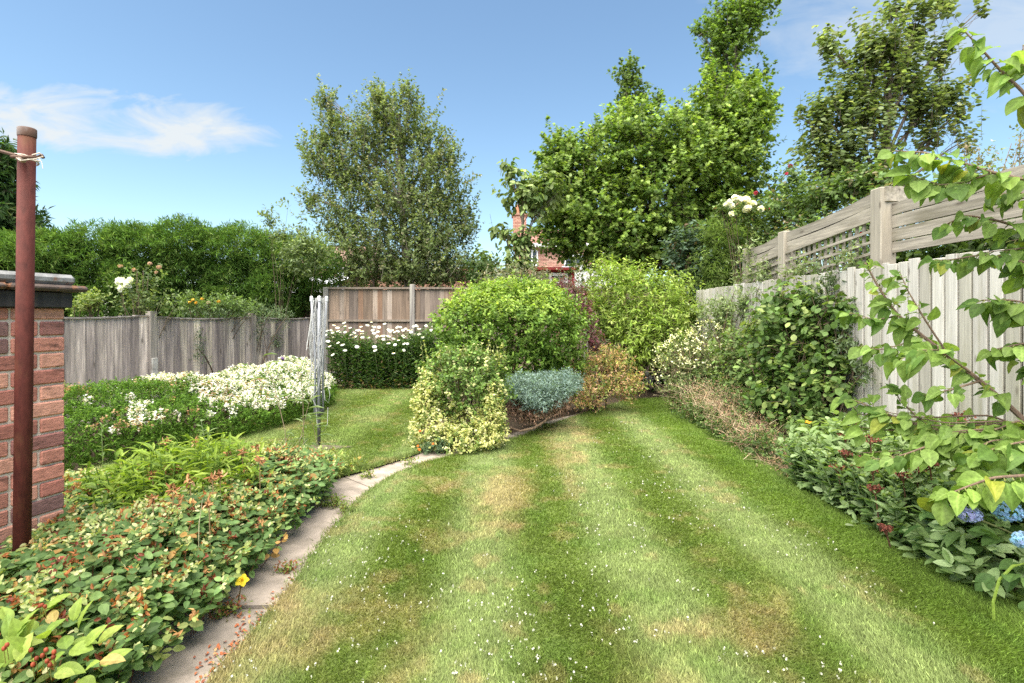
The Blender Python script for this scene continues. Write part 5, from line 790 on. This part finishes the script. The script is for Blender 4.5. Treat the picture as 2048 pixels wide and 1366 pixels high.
# weeds and tall stems
def stemplant(name, label, cat, stems, pal, L, W, n, droop=.3, up=.4, col=(.2,.2,.1), T=STRAP, r=.004, mat=LEAF):
    b0 = stems[0][0]; t = thing(name, (b0[0], b0[1], 0), label, cat); mb = MB(); sm = MB()
    for pts in stems:
        pts = np.array(pts); t_ = np.linspace(0, 1, len(pts)); k = np.sort(rng.uniform(.15, 1, n)); q = np.stack([np.interp(k, t_, pts[:, j]) for j in range(3)], 1); sm.tube(pts, np.linspace(r, r*.5, len(pts)), 5, col, False); a = rng.random(n)*6.28
        d = np.stack([np.cos(a), np.sin(a), 0*a+up], 1); mb.leaves(q, d, UP+rnd(n)*.2, L*rng.uniform(.6, 1.1, n), W, pick(pal, n)*np.exp(rng.normal(size=(n, 1))*.12), T)
    mb.build('leaves', mat, t); sm.build('stems', DRY, t); return t
def gp(px, py): return G(px, py)
d_ = 4.75; S_ = [[A(*(P(575,960,d_)[:2]), 0), P(570,860,d_), P(548,770,d_), P(525,712,d_)], [A(*(P(610,950,d_)[:2]), 0), P(607,880,d_), P(606,800,d_), P(600,740,d_)], [A(*(P(590,955,d_)[:2]), 0), P(598,890,d_), P(612,830,d_), P(622,790,d_)], [A(*(P(640,945,d_+.1)[:2]), 0), P(638,905,d_+.1), P(628,860,d_+.1), P(622,835,d_+.1)]]
t = stemplant('tall_weed', 'tall thin weed with narrow arching leaves in front of the grey airer', 'weed', S_, [((.17,.235,.10), 3), ((.23,.29,.15), 1)], .20, .020, 15, up=.35, col=(.26,.20,.13)); rosebloom(t, P(566,718,6.5), .03, (.16,.09,.22), 'purple_flower', 12)
d_ = 4.3; stemplant('slender_weed', 'slender upright green weed in front of the heather hedge near the brick wall', 'weed', [[A(*(P(206,985,d_)[:2]), 0), P(206,930,d_), P(203,850,d_)]], [((.17,.25,.09), 1)], .06, .010, 34, up=.9, col=(.16,.22,.08))
d_ = 4.6; stemplant('pale_weed', 'small pale thistle-like weed against the middle of the heather hedge', 'weed', [[A(*(P(410,960,d_)[:2]), 0), P(410,880,d_), P(402,840,d_)], [A(*(P(405,960,d_)[:2]), 0), P(415,890,d_), P(420,860,d_)]], [((.19,.26,.12), 1)], .07, .016, 18, up=.5, col=(.2,.26,.12))
d_ = 4.7; stemplant('dry_stalks', 'bundle of dry buff stalks at the back of the ground cover near the airer', 'dead stems', [[A(*(P(520+6*k,960,d_)[:2]), 0), P(540+7*k,915,d_), P(560+9*k,880-5*(k % 3),d_)] for k in range(7)], [((.45,.38,.28), 1)], .03, .004, 4, col=(.45,.38,.29), r=.003)
stemplant('dead_bulb_stem', 'lone dead flower stalk standing in the ground cover near the brick wall', 'dead stem', [[A(*(P(395,1060,2.5)[:2]), 0), P(398,1050,2.5), P(405,998,2.5)]], [((.42,.36,.24), 1)], .012, .006, 2, col=(.42,.40,.24), r=.003)
for i, (px, py, rx, lb, n_) in enumerate(((665,1016,.10,'spreading green weed over the joint where the path starts to bend', 70), (735,958,.06,'small weed growing in a crack at the middle of the path bend', 26), (820,932,.07,'low weed growing in the path joint next to the side lawn', 30), (1005,882,.07,'small weed at the path edge right of the variegated shrub', 26), (455,1235,.07,'tuft of reddish weed seedlings on the near part of the path', 40), (575,1150,.05,'thin reddish weed stems at the path edge below the ground cover', 24), (1090,860,.10,'low green weed on the soil below the juniper', 40), (690,1030,.05,'short yellow-green weed on the left of the path', 20))):
    c = G(px, py); t = thing('path_weed', c, lb, 'weed', 'weeds in the path joints'); mb = MB(); p = np.c_[c[:2]+rng.normal(size=(n_*5, 2))*A(rx, rx*.7)*.6, rng.uniform(.012, .06+.25*rx, n_*5)]; mb.leaves(p, rnd(n_*5)+UP*.4, UP+rnd(n_*5)*.4, rng.uniform(.012, .03, n_*5), .012, pick([((.16,.22,.05), 3), ((.26,.30,.08), 1), ((.30,.11,.06), 2.5 if i in (4, 5) else .3)], n_*5), OVAL); mb.build('foliage', LEAF, t)
mb = MB(); n_ = 240; px = rng.uniform(390, 620, n_); p = []
for q in px: py = 1366-(q-390)*.92+rng.normal()*22; p.append(G(q, min(py, 1400), .022))
p = np.array(p); mb.leaves(p, rnd(n_)*A(1, 1, .15), UP+rnd(n_)*.3, rng.uniform(.008, .024, n_), .012, pick([((.38,.12,.05), 3), ((.22,.07,.04), 2), ((.5,.3,.15), 1)], n_), CURL); tag(mb.build('leaf_litter', DRY), 'scattered rusty dead petals on the path', 'litter', kind='stuff')
shrub('yellowing_border_plants', 'low yellow-green foliage at the far end of the ground cover by the side lawn', 'plants', (-1.9, 4.75, 0), [Bm(-1.75, 4.75, .08, .35, .18, .13), Bm(-2.3, 4.85, .1, .4, .15, .15), Bm(-1.55, 4.6, .07, .12, .2, .1)], 260, 8, .05, .018, [((.27,.32,.09), 3), ((.18,.25,.06), 1.5), ((.42,.25,.08), .5)], stems=6, rmin=.2, tl=.12, up=.6)
